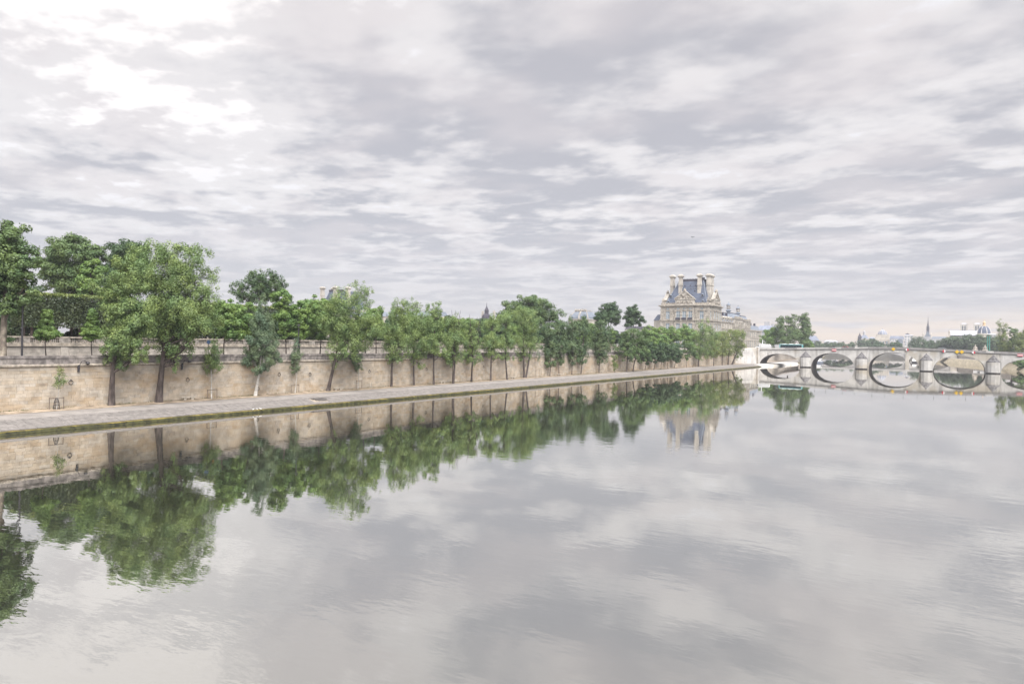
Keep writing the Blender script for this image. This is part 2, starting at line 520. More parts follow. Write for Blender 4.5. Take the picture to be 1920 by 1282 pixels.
def water_mat():
    m = bpy.data.materials.new('river_water')
    m.use_nodes = True
    nt = m.node_tree
    N, K = nt.nodes, nt.links
    N.clear()
    geo = N.new('ShaderNodeNewGeometry')
    mp = N.new('ShaderNodeMapping')
    mp.inputs['Rotation'].default_value = (0, 0, R(-25))
    mp.inputs['Scale'].default_value = (0.55, 1.3, 1)
    K.new(geo.outputs['Position'], mp.inputs[0])
    hs = []
    for sc, det, amp in ((0.9, 3, 1.0), (0.22, 2, 1.3), (2.6, 2, 0.32)):
        n = N.new('ShaderNodeTexNoise')
        n.inputs['Scale'].default_value = sc
        n.inputs['Detail'].default_value = det
        n.inputs['Roughness'].default_value = 0.45
        K.new(mp.outputs[0], n.inputs['Vector'])
        q = N.new('ShaderNodeMath')
        q.operation = 'MULTIPLY'
        K.new(n.outputs[0], q.inputs[0])
        q.inputs[1].default_value = amp
        hs.append(q.outputs[0])
    # calm and breezy patches
    pn = N.new('ShaderNodeTexNoise')
    pn.inputs['Scale'].default_value = 0.035
    pn.inputs['Detail'].default_value = 3
    K.new(geo.outputs['Position'], pn.inputs['Vector'])
    pr = N.new('ShaderNodeMapRange')
    K.new(pn.outputs[0], pr.inputs[0])
    pr.inputs[1].default_value, pr.inputs[2].default_value = 0.4, 0.65
    pr.inputs[3].default_value, pr.inputs[4].default_value = 0.35, 1.5
    s = hs[0]
    for h in hs[1:]:
        a = N.new('ShaderNodeMath')
        a.operation = 'ADD'
        K.new(s, a.inputs[0])
        K.new(h, a.inputs[1])
        s = a.outputs[0]
    # the breeze dies away upstream, towards the stone bridge
    sx = N.new('ShaderNodeSeparateXYZ')
    K.new(geo.outputs['Position'], sx.inputs[0])
    up = N.new('ShaderNodeMapRange')
    K.new(sx.outputs[1], up.inputs[0])
    up.inputs[1].default_value, up.inputs[2].default_value = 25.0, 190.0
    up.inputs[3].default_value, up.inputs[4].default_value = 1.35, 0.28
    near = N.new('ShaderNodeMapRange')
    K.new(sx.outputs[0], near.inputs[0])
    near.inputs[1].default_value, near.inputs[2].default_value = -75.0, -25.0
    near.inputs[3].default_value, near.inputs[4].default_value = 0.5, 1.0
    q1 = N.new('ShaderNodeMath')
    q1.operation = 'MULTIPLY'
    K.new(near.outputs[0], q1.inputs[0])
    K.new(up.outputs[0], q1.inputs[1])
    q0 = N.new('ShaderNodeMath')
    q0.operation = 'MULTIPLY'
    K.new(pr.outputs[0], q0.inputs[0])
    K.new(q1.outputs[0], q0.inputs[1])
    q = N.new('ShaderNodeMath')
    q.operation = 'MULTIPLY'
    K.new(s, q.inputs[0])
    K.new(q0.outputs[0], q.inputs[1])
    b = N.new('ShaderNodeBump')
    b.inputs['Strength'].default_value = 1.0
    b.inputs['Distance'].default_value = 0.0055
    K.new(q.outputs[0], b.inputs['Height'])
    dt = N.new('ShaderNodeVectorMath')
    dt.operation = 'DOT_PRODUCT'
    K.new(geo.outputs['Incoming'], dt.inputs[0])
    K.new(b.outputs[0], dt.inputs[1])
    f = N.new('ShaderNodeMapRange')
    K.new(dt.outputs['Value'], f.inputs[0])
    f.inputs[1].default_value, f.inputs[2].default_value = 0.0, 0.5
    f.inputs[3].default_value, f.inputs[4].default_value = 0.93, 0.55
    gl = N.new('ShaderNodeBsdfGlossy')
    gl.inputs['Roughness'].default_value = 0.012
    gl.inputs[0].default_value = (0.97, 0.955, 0.93, 1)
    K.new(b.outputs[0], gl.inputs['Normal'])
    df = N.new('ShaderNodeBsdfDiffuse')
    df.inputs[0].default_value = (0.04, 0.044, 0.032, 1)
    ms = N.new('ShaderNodeMixShader')
    K.new(f.outputs[0], ms.inputs[0])
    K.new(df.outputs[0], ms.inputs[1])
    K.new(gl.outputs[0], ms.inputs[2])
    o = N.new('ShaderNodeOutputMaterial')
    K.new(ms.outputs[0], o.inputs[0])
    return m


M['water'] = water_mat()
rnd = random.Random(11)
HAZE = 0.00022
TREES = [
 ('poplar_tree', 'tall leaning poplar with dark trunk in front of the wall, second largest on the left', 'trees along the lower quay', 'W', (-98, 49.3, 1.6), [(-1.7, 16.4, 2.1, 1.8), (0.7, 13.7, 2.4, 2.8), (1.5, 9.6, 2.8, 2.8), (0.3, 6.8, 2.1, 1.9), (3.8, 7.4, 1.9, 2.1), (2.3, 17.8, 2.8, 3.1), (3.7, 12.6, 2.6, 3.0)], 26000, 0.24, 0.42, 'dark', (1.4, 14.8), 0),
 ('poplar_tree', 'biggest spreading poplar on the quay, with open yellowish top and dark leaning trunk', 'trees along the lower quay', 'W', (-98, 56.0, 1.6), [(-1.3, 21.4, 3.6, 2.0), (3.4, 20.6, 3.6, 2.7, 0.4), (1.3, 17.5, 4.3, 3.5), (5.5, 18.0, 2.8, 3.3, 0.4), (3.9, 12.9, 4.4, 3.3), (7.2, 12.0, 2.5, 2.4), (1.5, 8.9, 3.3, 2.7), (0.0, 12.8, 3.5, 3.5), (4.5, 8.6, 1.7, 1.9), (2.3, 5.8, 1.0, 1.3), (6.6, 15.3, 2.2, 2.4), (2.2, 22.4, 4.9, 1.1, 0.5)], 42000, 0.24, 0.5, 'dark', (1.9, 17.5), 0),
 ('young_poplar_tree', 'young poplar with white trunk and vase shaped crown right of the biggest poplar', 'trees along the lower quay', 'W', (-98, 64.5, 1.6), [(0.3, 7.1, 1.4, 1.7), (-0.5, 5.2, 1.3, 1.3), (0.8, 5.2, 1.1, 1.2), (0.3, 8.6, 0.8, 1.1)], 3000, 0.18, 0.1, 'pale', None, 0),
 ('poplar_tree', 'pyramid shaped grey green poplar standing on a white trunk', 'trees along the lower quay', 'P', (-98, 72.5, 1.6), [(0.9, 15.1, 1.2, 1.8), (0.8, 12.2, 2.0, 2.3), (1.0, 9.1, 2.5, 2.3), (1.8, 6.6, 2.7, 1.8), (-0.7, 6.5, 2.0, 1.8), (0.7, 4.6, 2.0, 1.2)], 19000, 0.2, 0.27, 'pale', (1.0, 10.9), 0),
 ('young_poplar_tree', 'slim young poplar staked between the pyramid tree and the stone steps', 'trees along the lower quay', 'P', (-98, 80.7, 1.6), [(0.1, 8.7, 0.7, 1.3), (-0.0, 6.5, 1.2, 1.4), (-0.1, 4.6, 0.9, 1.2)], 3000, 0.17, 0.07, 'pale', None, 0),
 ('poplar_tree', 'wide two topped poplar rising behind the stone steps in the revetment', 'trees along the lower quay', 'W', (-98, 88.3, 1.6), [(5.3, 18.8, 2.4, 2.2, 0.6), (7.2, 17.1, 1.6, 2.0, 0.6), (3.2, 16.0, 4.0, 2.8), (2.3, 12.8, 4.2, 3.4), (7.2, 12.3, 3.6, 3.2), (3.8, 9.5, 4.5, 2.4), (2.4, 7.1, 3.5, 1.6), (0.6, 5.0, 1.2, 1.2), (-0.5, 13.0, 2.2, 2.4), (9.2, 14.8, 1.0, 1.4)], 24000, 0.24, 0.36, 'dark', (2.3, 12.2), 0),
 ('young_poplar_tree', 'slim young poplar with iron guard just right of the wide two topped poplar', 'trees along the lower quay', 'P', (-98, 95.9, 1.6), [(-0.0, 8.0, 1.4, 1.5), (-0.2, 5.9, 1.3, 1.8), (-0.1, 4.0, 0.8, 1.0)], 3000, 0.18, 0.06, 'pale', None, 0),
 ('poplar_tree', 'bushy poplar with an airy top, first of the even row right of the wide poplar', 'trees along the lower quay', 'W', (-98, 105.4, 1.6), [(2.4, 16.6, 1.6, 1.8), (1.1, 14.7, 2.5, 2.9), (1.4, 11.1, 3.6, 3.0), (0.9, 7.7, 3.5, 2.2), (-1.1, 11.0, 1.7, 2.7), (0.7, 5.5, 2.1, 1.1)], 10500, 0.26, 0.24, 'dark', None, 0),
 ('poplar_tree', 'second poplar of the even row, its crown hanging low to the right', 'trees along the lower quay', 'W', (-98, 112.4, 1.6), [(-1.1, 17.3, 2.0, 1.6), (0.8, 13.8, 3.1, 3.0), (1.2, 9.5, 3.3, 3.0), (0.5, 6.6, 2.6, 1.8), (1.5, 4.5, 1.0, 1.2)], 9500, 0.26, 0.22, 'dark', None, 0),
 ('poplar_tree', 'third poplar of the even row, forked low in front of the wall', 'trees along the lower quay', 'W', (-97.0, 117.9, 1.6), [(-0.1, 16.4, 2.1, 2.0), (-0.3, 13.1, 2.9, 2.8), (0.0, 9.1, 3.2, 2.6), (1.9, 7.2, 2.0, 1.5)], 8500, 0.27, 0.22, 'dark', None, 0),
 ('poplar_tree', 'fourth poplar of the even row, beside a bare twiggy top', 'trees along the lower quay', 'W', (-96.4, 124.2, 1.6), [(-0.3, 13.7, 2.6, 2.2), (0.0, 10.2, 3.0, 2.7), (-0.1, 6.6, 2.8, 2.1), (-0.9, 4.2, 0.8, 0.9)], 8000, 0.27, 0.22, 'dark', None, 0),
 ('poplar_tree', 'fifth poplar of the even row, just left of the distant dark spire', 'trees along the lower quay', 'W', (-97.3, 132.4, 1.6), [(-0.7, 13.2, 2.7, 2.3), (-0.4, 9.6, 3.0, 2.7), (-0.1, 6.0, 2.4, 1.9)], 7500, 0.28, 0.22, 'dark', None, 0),
 ('poplar_tree', 'sixth poplar of the even row, below the distant dark spire', 'trees along the lower quay', 'W', (-96.8, 139.8, 1.6), [(-0.2, 13.4, 3.0, 2.7), (-0.2, 9.3, 3.3, 2.8), (1.3, 6.0, 1.8, 1.3)], 7500, 0.28, 0.22, 'dark', None, 0),
 ('poplar_tree', 'seventh poplar of the even row, in front of the dome shaped garden tree', 'trees along the lower quay', 'W', (-96.7, 147.1, 1.6), [(-0.6, 14.7, 3.1, 2.8), (-0.3, 9.8, 3.4, 3.0), (-0.2, 5.7, 2.2, 1.5)], 7500, 0.28, 0.22, 'dark', None, 0),
 ('poplar_tree', 'poplar with a thick double trunk, last of the even row', 'trees along the lower quay', 'W', (-97.9, 157.3, 1.6), [(-1.7, 17.1, 3.8, 2.5), (0.9, 14.8, 3.8, 3.2), (0.1, 9.6, 4.4, 3.5), (0.1, 5.8, 2.7, 1.7)], 9500, 0.3, 0.3, 'dark', None, 1),
 ('young_poplar_tree', 'nearly bare sapling tied between stakes right of the double trunked poplar', 'trees along the lower quay', 'P', (-98, 164.3, 1.6), [(0.2, 6.2, 0.7, 2.1)], 260, 0.22, 0.05, 'pale', None, 0),
 ('riverside_tree', 'first narrow round headed tree right of the bare sapling', 'trees along the lower quay', 'N', (-98, 171.5, 1.6), [(-0.6, 12.8, 2.6, 3.1), (-0.1, 8.1, 2.8, 3.1), (-0.1, 4.1, 1.8, 1.8)], 5500, 0.32, 0.13, 'dark', None, 0),
 ('riverside_tree', 'second narrow round headed tree right of the bare sapling', 'trees along the lower quay', 'N', (-98, 176.9, 1.6), [(0.2, 13.5, 2.2, 3.2), (0.1, 8.5, 2.4, 3.5), (0.2, 4.5, 1.5, 1.7)], 5000, 0.32, 0.13, 'dark', None, 0),
 ('riverside_tree', 'third narrow round headed tree, below the grey blue dome', 'trees along the lower quay', 'N', (-98, 184.9, 1.6), [(-0.1, 14.4, 2.5, 3.3), (-0.2, 8.8, 2.6, 3.6), (0.2, 4.8, 1.9, 2.0)], 5000, 0.33, 0.13, 'dark', None, 0),
 ('riverside_tree', 'fourth narrow round headed tree, below the right edge of the grey blue dome', 'trees along the lower quay', 'N', (-97.8, 190.6, 1.6), [(0.3, 14.5, 2.8, 3.3), (0.6, 8.9, 2.8, 3.7), (0.5, 4.7, 2.1, 2.0)], 5000, 0.33, 0.16, 'dark', None, 0),
 ('riverside_tree', 'broad round headed tree at the right end of the narrow tree group', 'trees along the lower quay', 'N', (-98, 203.9, 1.6), [(0.5, 13.8, 3.7, 3.3), (0.9, 8.6, 4.0, 3.5), (1.0, 4.5, 2.8, 2.1), (-1.9, 10.3, 1.7, 3.9)], 6500, 0.34, 0.17, 'dark', None, 0),
 ('small_willow_tree', 'small bright weeping willow low against the quay wall', 'trees along the lower quay', 'Y', (-96.5, 213.2, 1.6), [(-0.2, 4.6, 1.2, 1.8), (-0.0, 2.3, 1.4, 1.6)], 1300, 0.26, 0.08, 'dark', None, 0),
 ('riverside_tree', 'full green tree right of the small willow, left of a close pair', 'trees along the lower quay', 'M', (-95.5, 220.8, 1.6), [(1.4, 12.8, 4.0, 2.8), (0.0, 8.3, 4.2, 3.3), (0.4, 5.3, 3.2, 1.9)], 7000, 0.34, 0.22, 'dark', None, 0),
 ('riverside_tree', 'full green tree right of the small willow, right one of a close pair', 'trees along the lower quay', 'M', (-96.0, 227.5, 1.6), [(3.1, 11.4, 3.2, 3.4), (2.5, 6.8, 3.6, 2.8), (4.8, 4.4, 2.0, 1.5)], 6000, 0.34, 0.22, 'dark', None, 0),
 ('chestnut_tree', 'leftmost of five dark chestnut trees pressed together at the quay wall', 'dark chestnuts at the quay wall', 'D', (-96.9, 240.9, 1.6), [(1.5, 7.7, 2.4, 2.8), (0.5, 5.1, 2.6, 2.4)], 3800, 0.38, 0.12, 'dark', None, 0),
 ('chestnut_tree', 'second of five dark chestnut trees pressed together at the quay wall', 'dark chestnuts at the quay wall', 'D', (-96.7, 249.3, 1.6), [(1.5, 7.7, 2.5, 2.9), (0.5, 5.0, 2.7, 2.5)], 3800, 0.38, 0.12, 'dark', None, 0),
 ('chestnut_tree', 'middle of five dark chestnut trees pressed together at the quay wall', 'dark chestnuts at the quay wall', 'D', (-96.9, 257.3, 1.6), [(1.5, 7.7, 2.5, 2.9), (0.5, 5.0, 2.7, 2.5)], 3800, 0.38, 0.12, 'dark', None, 0),
 ('chestnut_tree', 'fourth of five dark chestnut trees pressed together at the quay wall', 'dark chestnuts at the quay wall', 'D', (-97.2, 265.8, 1.6), [(1.6, 7.7, 2.6, 3.0), (0.6, 4.9, 2.8, 2.6)], 3800, 0.38, 0.12, 'dark', None, 0),
 ('chestnut_tree', 'rightmost of five dark chestnut trees pressed together at the quay wall', 'dark chestnuts at the quay wall', 'D', (-97.6, 274.5, 1.6), [(1.6, 7.7, 2.7, 3.1), (0.6, 4.8, 2.9, 2.7)], 3800, 0.38, 0.12, 'dark', None, 0),
 ('young_riverside_tree', 'small pale tree right of the dark chestnuts, left one of two', 'trees along the lower quay', 'M', (-95.5, 283.7, 1.6), [(0.5, 8.4, 2.5, 3.2), (0.4, 4.8, 2.0, 1.8)], 1800, 0.36, 0.08, 'dark', None, 0),
 ('young_riverside_tree', 'small pale tree right of the dark chestnuts, right one of two', 'trees along the lower quay', 'M', (-95.5, 292.1, 1.6), [(0.8, 6.1, 1.9, 3.2)], 1300, 0.36, 0.08, 'dark', None, 0),
 ('poplar_tree', 'tall pale poplar in front of the right corner of the palace pavilion', 'trees along the lower quay', 'W', (-96.4, 302.5, 1.6), [(1.8, 18.0, 4.1, 3.3), (3.8, 13.7, 5.7, 4.8), (3.0, 8.0, 5.7, 4.1), (1.1, 4.6, 3.8, 2.2)], 9000, 0.38, 0.3, 'dark', None, 0),
 ('riverside_tree', 'yellow green tree right of the tall pale poplar', 'trees along the lower quay', 'Y', (-95.5, 322.7, 1.6), [(0.8, 10.2, 3.5, 4.3), (-0.1, 5.7, 3.3, 2.3)], 3200, 0.4, 0.2, 'dark', None, 0),
 ('riverside_tree', 'yellow green tree in the middle of the last quay group before the bridge', 'trees along the lower quay', 'Y', (-95.5, 336.8, 1.6), [(0.3, 13.2, 4.2, 4.4), (-0.1, 7.4, 3.9, 3.1)], 3600, 0.42, 0.2, 'dark', None, 0),
 ('riverside_tree', 'bright yellow green tree, last but one before the bridge', 'trees along the lower quay', 'Y', (-95.7, 347.9, 1.6), [(1.6, 15.0, 5.1, 3.5), (0.4, 8.5, 4.3, 3.8)], 3600, 0.42, 0.26, 'dark', None, 0),
 ('riverside_tree', 'leaning tree nearest the bridge, crown hanging over its thick slanted trunk', 'trees along the lower quay', 'Y', (-95.6, 355.3, 1.6), [(3.3, 14.6, 3.8, 4.4), (4.2, 9.1, 3.8, 4.4), (3.2, 4.5, 2.5, 2.2)], 4200, 0.42, 0.45, 'dark', (3.4, 9.1), 0),
 ('plane_tree', 'huge plane tree with pale mottled trunk at the left edge of the picture', 'street trees above the quay wall', 'G', (-102.5, 37.9, 7.6), [(0.7, 16.0, 2.3, 2.1), (-0.8, 12.2, 4.1, 3.4), (2.1, 12.8, 2.2, 2.5), (2.9, 9.5, 1.6, 2.6), (0.9, 7.5, 2.2, 1.9), (-1.9, 16.3, 2.1, 1.7), (-0.4, 2.6, 1.0, 1.0)], 26000, 0.3, 0.44, 'plane', None, 0),
 ('young_lime_tree', 'bright young lime with a pyramid crown, left one of two before the balustrade', 'street trees above the quay wall', 'L', (-102.5, 43.0, 7.6), [(-0.1, 6.3, 0.6, 0.8), (-0.0, 5.1, 1.0, 0.9), (-0.1, 3.8, 1.6, 0.9)], 7500, 0.22, 0.09, 'dark', None, 0),
 ('young_lime_tree', 'bright young lime with a pyramid crown, right one of two before the balustrade', 'street trees above the quay wall', 'L', (-102.5, 48.8, 7.6), [(-0.1, 6.5, 0.6, 0.8), (-0.1, 5.2, 1.0, 0.9), (-0.2, 3.9, 1.5, 0.9)], 7500, 0.22, 0.09, 'dark', None, 0),
 ('lime_tree', 'street lime with dark leaves right behind the biggest poplar', 'street trees above the quay wall', 'L', (-102.5, 69.5, 7.6), [(0.4, 8.3, 2.1, 1.8), (0.7, 6.0, 2.5, 2.1), (2.0, 4.3, 1.6, 1.2)], 5200, 0.3, 0.13, 'dark', None, 0),
 ('lime_tree', 'street lime half hidden behind the pyramid poplar', 'street trees above the quay wall', 'L', (-102.5, 74.5, 7.6), [(-0.8, 8.1, 1.7, 1.8), (-0.2, 5.6, 2.0, 1.8)], 5200, 0.3, 0.13, 'dark', None, 0),
 ('lime_tree', 'bright street lime directly right of the pyramid poplar', 'street trees above the quay wall', 'L', (-102.5, 82.3, 7.6), [(-1.0, 10.9, 1.9, 1.8), (-0.2, 7.8, 2.3, 2.4), (-0.0, 5.0, 1.8, 1.4)], 5200, 0.3, 0.13, 'dark', None, 0),
 ('lime_tree', 'darker street lime above the slim staked poplar', 'street trees above the quay wall', 'L', (-102.5, 85.2, 7.6), [(0.3, 9.3, 1.6, 1.8), (0.0, 6.5, 2.0, 2.4), (0.2, 4.5, 1.6, 1.0)], 5200, 0.3, 0.13, 'dark', None, 0),
 ('lime_tree', 'street lime in front of the two stone chimneys', 'street trees above the quay wall', 'L', (-102.5, 90.1, 7.6), [(-0.3, 9.3, 2.5, 2.1), (-0.1, 6.2, 2.5, 2.3)], 5200, 0.3, 0.13, 'dark', None, 0),
 ('lime_tree', 'street lime behind the right side of the wide two topped poplar', 'street trees above the quay wall', 'L', (-102.5, 105.4, 7.6), [(-0.2, 8.9, 2.0, 1.8), (-0.1, 6.1, 2.3, 2.0)], 5200, 0.3, 0.13, 'dark', None, 0),
 ('lime_tree', 'street lime behind the first poplars of the even row', 'street trees above the quay wall', 'L', (-102.5, 115.3, 7.6), [(-0.1, 8.2, 2.1, 2.1), (-0.0, 5.2, 2.1, 1.7)], 5200, 0.3, 0.13, 'dark', None, 0),
 ('lime_tree', 'street lime behind the third poplar of the even row', 'street trees above the quay wall', 'L', (-102.5, 125.0, 7.6), [(-0.1, 7.9, 2.3, 2.0), (-0.0, 5.4, 2.3, 1.8)], 5200, 0.3, 0.13, 'dark', None, 0),
 ('lime_tree', 'street lime behind the fifth poplar of the even row', 'street trees above the quay wall', 'L', (-102.5, 136.5, 7.6), [(-0.1, 7.6, 2.4, 1.9), (-0.0, 4.9, 2.1, 1.6)], 5200, 0.3, 0.13, 'dark', None, 0),
 ('garden_plane_tree', 'big pale green garden tree above the clipped hedge', 'tall trees in the palace garden', 'G', (-150, 67.5, 9.8), [(-0.3, 18.1, 4.8, 3.0), (-3.5, 14.5, 3.5, 3.7), (3.3, 17.1, 3.2, 2.6), (0.3, 11.9, 5.4, 3.7), (5.1, 18.5, 1.7, 1.5)], 22000, 0.38, 0.5, 'dark', None, 0),
 ('garden_tree', 'dark garden tree just left of the two big poplars', 'tall trees in the palace garden', 'D', (-138, 71.9, 9.8), [(0.2, 17.2, 4.2, 3.4), (-2.7, 14.1, 3.6, 3.8), (1.6, 12.9, 4.0, 4.4), (-3.9, 10.2, 3.2, 2.6)], 17000, 0.36, 0.45, 'dark', None, 0),
 ('garden_tree', 'small bright tree between the pale garden tree and the dark one', 'tall trees in the palace garden', 'L', (-134, 63.5, 9.8), [(-0.2, 13.2, 2.2, 2.0), (-0.7, 11.0, 1.8, 2.0)], 5000, 0.34, 0.25, 'dark', None, 0),
 ('garden_tree', 'dark tree behind the plane tree at the left edge', 'tall trees in the palace garden', 'D', (-138, 54.3, 9.8), [(-0.1, 7.6, 3.4, 3.8), (-2.0, 3.8, 2.8, 2.8), (3.0, 3.9, 2.8, 2.6)], 10000, 0.36, 0.35, 'dark', None, 0),
 ('acacia_tree', 'open flat topped acacia showing its bare branches against the sky', 'tall trees in the palace garden', 'A', (-146, 107.6, 9.8), [(-4.1, 13.5, 2.5, 2.0), (-0.8, 15.8, 2.9, 2.3), (3.0, 16.3, 2.9, 2.0), (5.9, 14.1, 2.4, 2.3), (1.4, 12.7, 3.7, 2.4), (-2.3, 11.0, 2.9, 1.7), (8.0, 11.2, 1.2, 1.7)], 9500, 0.33, 0.3, 'dark', None, 0),
 ('garden_tree', 'small green tree behind the street limes, right of the acacia', 'tall trees in the palace garden', 'L', (-134, 117.8, 9.8), [(-1.5, 9.8, 3.0, 1.9), (2.3, 8.8, 2.4, 1.9)], 4000, 0.4, 0.25, 'dark', None, 0),
 ('garden_chestnut_tree', 'great dome shaped garden tree rising highest in the middle of the picture', 'tall trees in the palace garden', 'G', (-130, 211.1, 9.8), [(-0.3, 15.8, 5.4, 3.5), (-5.6, 12.8, 5.8, 3.7), (4.1, 12.8, 6.6, 4.3), (9.5, 9.6, 4.6, 3.5), (-1.1, 8.8, 9.7, 5.0), (-10.4, 9.6, 3.5, 2.7), (1.7, 14.3, 6.6, 3.9)], 26000, 0.48, 0.5, 'dark', None, 0),
 ('garden_tree', 'round dark tree between the grey blue dome and the palace, left one', 'tall trees in the palace garden', 'D', (-112, 240.5, 7.6), [(0.2, 17.4, 3.9, 2.3), (-2.2, 13.6, 3.7, 3.3), (2.3, 14.3, 3.5, 3.7)], 8000, 0.42, 0.3, 'dark', None, 0),
 ('garden_tree', 'round dark tree between the grey blue dome and the palace, right one', 'tall trees in the palace garden', 'D', (-112, 266.6, 7.6), [(-0.7, 17.3, 3.1, 2.7), (-2.4, 13.5, 3.1, 2.9), (1.2, 13.6, 2.7, 2.7)], 5500, 0.44, 0.22, 'dark', None, 0),
 ('lime_tree', 'first street lime left of the palace front', 'street limes below the palace', 'L', (-108, 271.9, 7.6), [(-0.1, 7.9, 3.8, 3.1), (0.5, 4.4, 3.8, 2.9)], 3800, 0.5, 0.18, 'dark', None, 0),
 ('lime_tree', 'street lime below the left corner of the palace', 'street limes below the palace', 'L', (-108, 285.5, 7.6), [(-0.1, 8.7, 4.0, 3.3), (0.5, 4.9, 4.0, 3.0)], 3800, 0.5, 0.18, 'dark', None, 0),
 ('lime_tree', 'street lime below the middle windows of the palace', 'street limes below the palace', 'L', (-108, 301.7, 7.6), [(-0.1, 8.7, 4.1, 3.4), (0.5, 4.8, 4.1, 3.2)], 3800, 0.5, 0.18, 'dark', None, 0),
 ('lime_tree', 'street lime below the right windows of the palace', 'street limes below the palace', 'L', (-108, 317.8, 7.6), [(-0.1, 9.8, 4.1, 3.6), (0.5, 5.7, 4.1, 3.3)], 3800, 0.5, 0.18, 'dark', None, 0),
 ('lime_tree', 'street lime squeezed beside the tall pale poplar', 'street limes below the palace', 'L', (-108, 330.5, 7.6), [(-0.0, 7.5, 3.7, 3.7), (0.6, 3.3, 3.7, 3.4)], 3800, 0.5, 0.18, 'dark', None, 0),
 ('lime_tree', 'street lime directly below the grey blue dome', 'street limes below the palace', 'L', (-108, 210.4, 7.6), [(-0.1, 9.4, 2.9, 2.6), (0.3, 6.4, 2.9, 2.4)], 3800, 0.5, 0.18, 'dark', None, 0),
 ('lime_tree', 'street lime left of the round dark trees', 'street limes below the palace', 'L', (-108, 219.5, 7.6), [(-0.1, 8.5, 3.0, 2.7), (0.4, 5.4, 3.0, 2.5)], 3800, 0.5, 0.18, 'dark', None, 0),
 ('plane_tree', 'tall plane behind the bus, left half of the big pair', 'trees behind the stone bridge on the right bank', 'G', (-90.9, 470, 7.6), [(-3.0, 20.1, 4.9, 4.2), (1.8, 20.9, 4.2, 4.5), (-2.2, 11.1, 6.6, 6.9), (4.8, 12.2, 4.9, 7.6)], 9000, 0.6, 0.4, 'dark', None, 0),
 ('plane_tree', 'tall plane behind the bus, right half of the big pair', 'trees behind the stone bridge on the right bank', 'G', (-82.5, 478, 7.6), [(-0.2, 20.4, 4.2, 4.9), (0.9, 13.4, 4.9, 5.6), (0.7, 6.5, 4.9, 4.9)], 6500, 0.6, 0.4, 'dark', None, 0),
 ('lime_tree', 'lower green tree above the white lorry', 'trees behind the stone bridge on the right bank', 'L', (-103.5, 470, 7.6), [(-1.4, 8.8, 4.9, 4.2), (3.4, 13.2, 4.9, 4.6), (4.2, 6.8, 4.9, 4.2)], 5500, 0.55, 0.3, 'dark', None, 0),
 ('lime_tree', 'small tree filling the gap behind the end of the bus', 'trees behind the stone bridge on the right bank', 'L', (-81.6, 500, 7.6), [(-0.7, 4.5, 3.3, 2.9)], 1400, 0.6, 0.2, 'dark', None, 0),
 ('far_tree', 'leftmost of the hazy bank trees right of the big planes', 'far trees behind the bridge', 'F', (-140.9, 900, 7.6), [(0.1, 5.1, 7.1, 5.2), (2.1, 1.2, 7.1, 5.2)], 2200, 1.1, 0.4, 'dark', None, 0),
 ('far_tree', 'second of the hazy bank trees right of the big planes', 'far trees behind the bridge', 'F', (-131.6, 910, 7.6), [(0.1, 5.9, 7.2, 5.2), (2.1, 2.1, 7.2, 5.2)], 2200, 1.1, 0.4, 'dark', None, 0),
 ('far_tree', 'middle of the hazy bank trees right of the big planes', 'far trees behind the bridge', 'F', (-122.8, 920, 7.6), [(0.1, 5.5, 6.6, 5.2), (2.1, 1.6, 6.6, 5.2)], 2200, 1.1, 0.4, 'dark', None, 0),
 ('far_tree', 'fourth of the hazy bank trees right of the big planes', 'far trees behind the bridge', 'F', (-116.3, 930, 7.6), [(0.1, 5.7, 6.6, 5.3), (2.1, 1.7, 6.6, 5.3)], 2200, 1.1, 0.4, 'dark', None, 0),
 ('far_tree', 'rightmost of the hazy bank trees right of the big planes', 'far trees behind the bridge', 'F', (-109.2, 940, 7.6), [(0.1, 5.8, 6.0, 5.3), (2.2, 1.9, 6.0, 5.3)], 2200, 1.1, 0.4, 'dark', None, 0),
 ('far_tree', 'pale far tree below the pointed turret', 'far trees behind the bridge', 'F', (-97.2, 980, 7.6), [(0.1, 9.0, 8.9, 6.2), (2.8, 5.3, 8.0, 4.9), (-3.5, 6.4, 6.2, 4.9)], 3600, 1.0, 0.4, 'dark', None, 0),
 ('far_tree', 'pale far tree right of the pointed turret', 'far trees behind the bridge', 'F', (-91.1, 1000, 7.6), [(0.0, 11.3, 6.2, 5.6), (1.9, 8.0, 5.6, 4.4), (-2.4, 9.0, 4.4, 4.4)], 3600, 1.0, 0.4, 'dark', None, 0),
 ('far_tree', 'small dark far tree below the small dome', 'far trees behind the bridge', 'D', (-79.2, 960, 7.6), [(0.1, 6.5, 6.6, 5.3), (2.1, 3.3, 6.0, 4.2), (-2.5, 4.3, 4.6, 4.2)], 3600, 1.0, 0.4, 'dark', None, 0),
 ('far_tree', 'rounded dark tree low above the middle arch', 'far trees behind the bridge', 'D', (-60.6, 950, 7.6), [(0.1, 6.8, 8.4, 5.2), (2.7, 3.7, 7.6, 4.1), (-3.2, 4.7, 5.9, 4.1)], 3600, 1.0, 0.4, 'dark', None, 0),
 ('far_tree', 'large ball shaped tree left of the chapel spire', 'far trees behind the bridge', 'D', (-35.9, 930, 7.6), [(0.0, 10.3, 11.9, 8.1), (3.7, 5.5, 10.7, 6.5), (-4.7, 7.0, 8.3, 6.5)], 3600, 1.0, 0.4, 'dark', None, 0),
 ('far_tree', 'small tree directly below the chapel spire', 'far trees behind the bridge', 'D', (-23.9, 940, 7.6), [(0.1, 8.1, 6.3, 5.6), (2.0, 4.7, 5.6, 4.5), (-2.4, 5.8, 4.4, 4.5)], 3600, 1.0, 0.4, 'dark', None, 0),
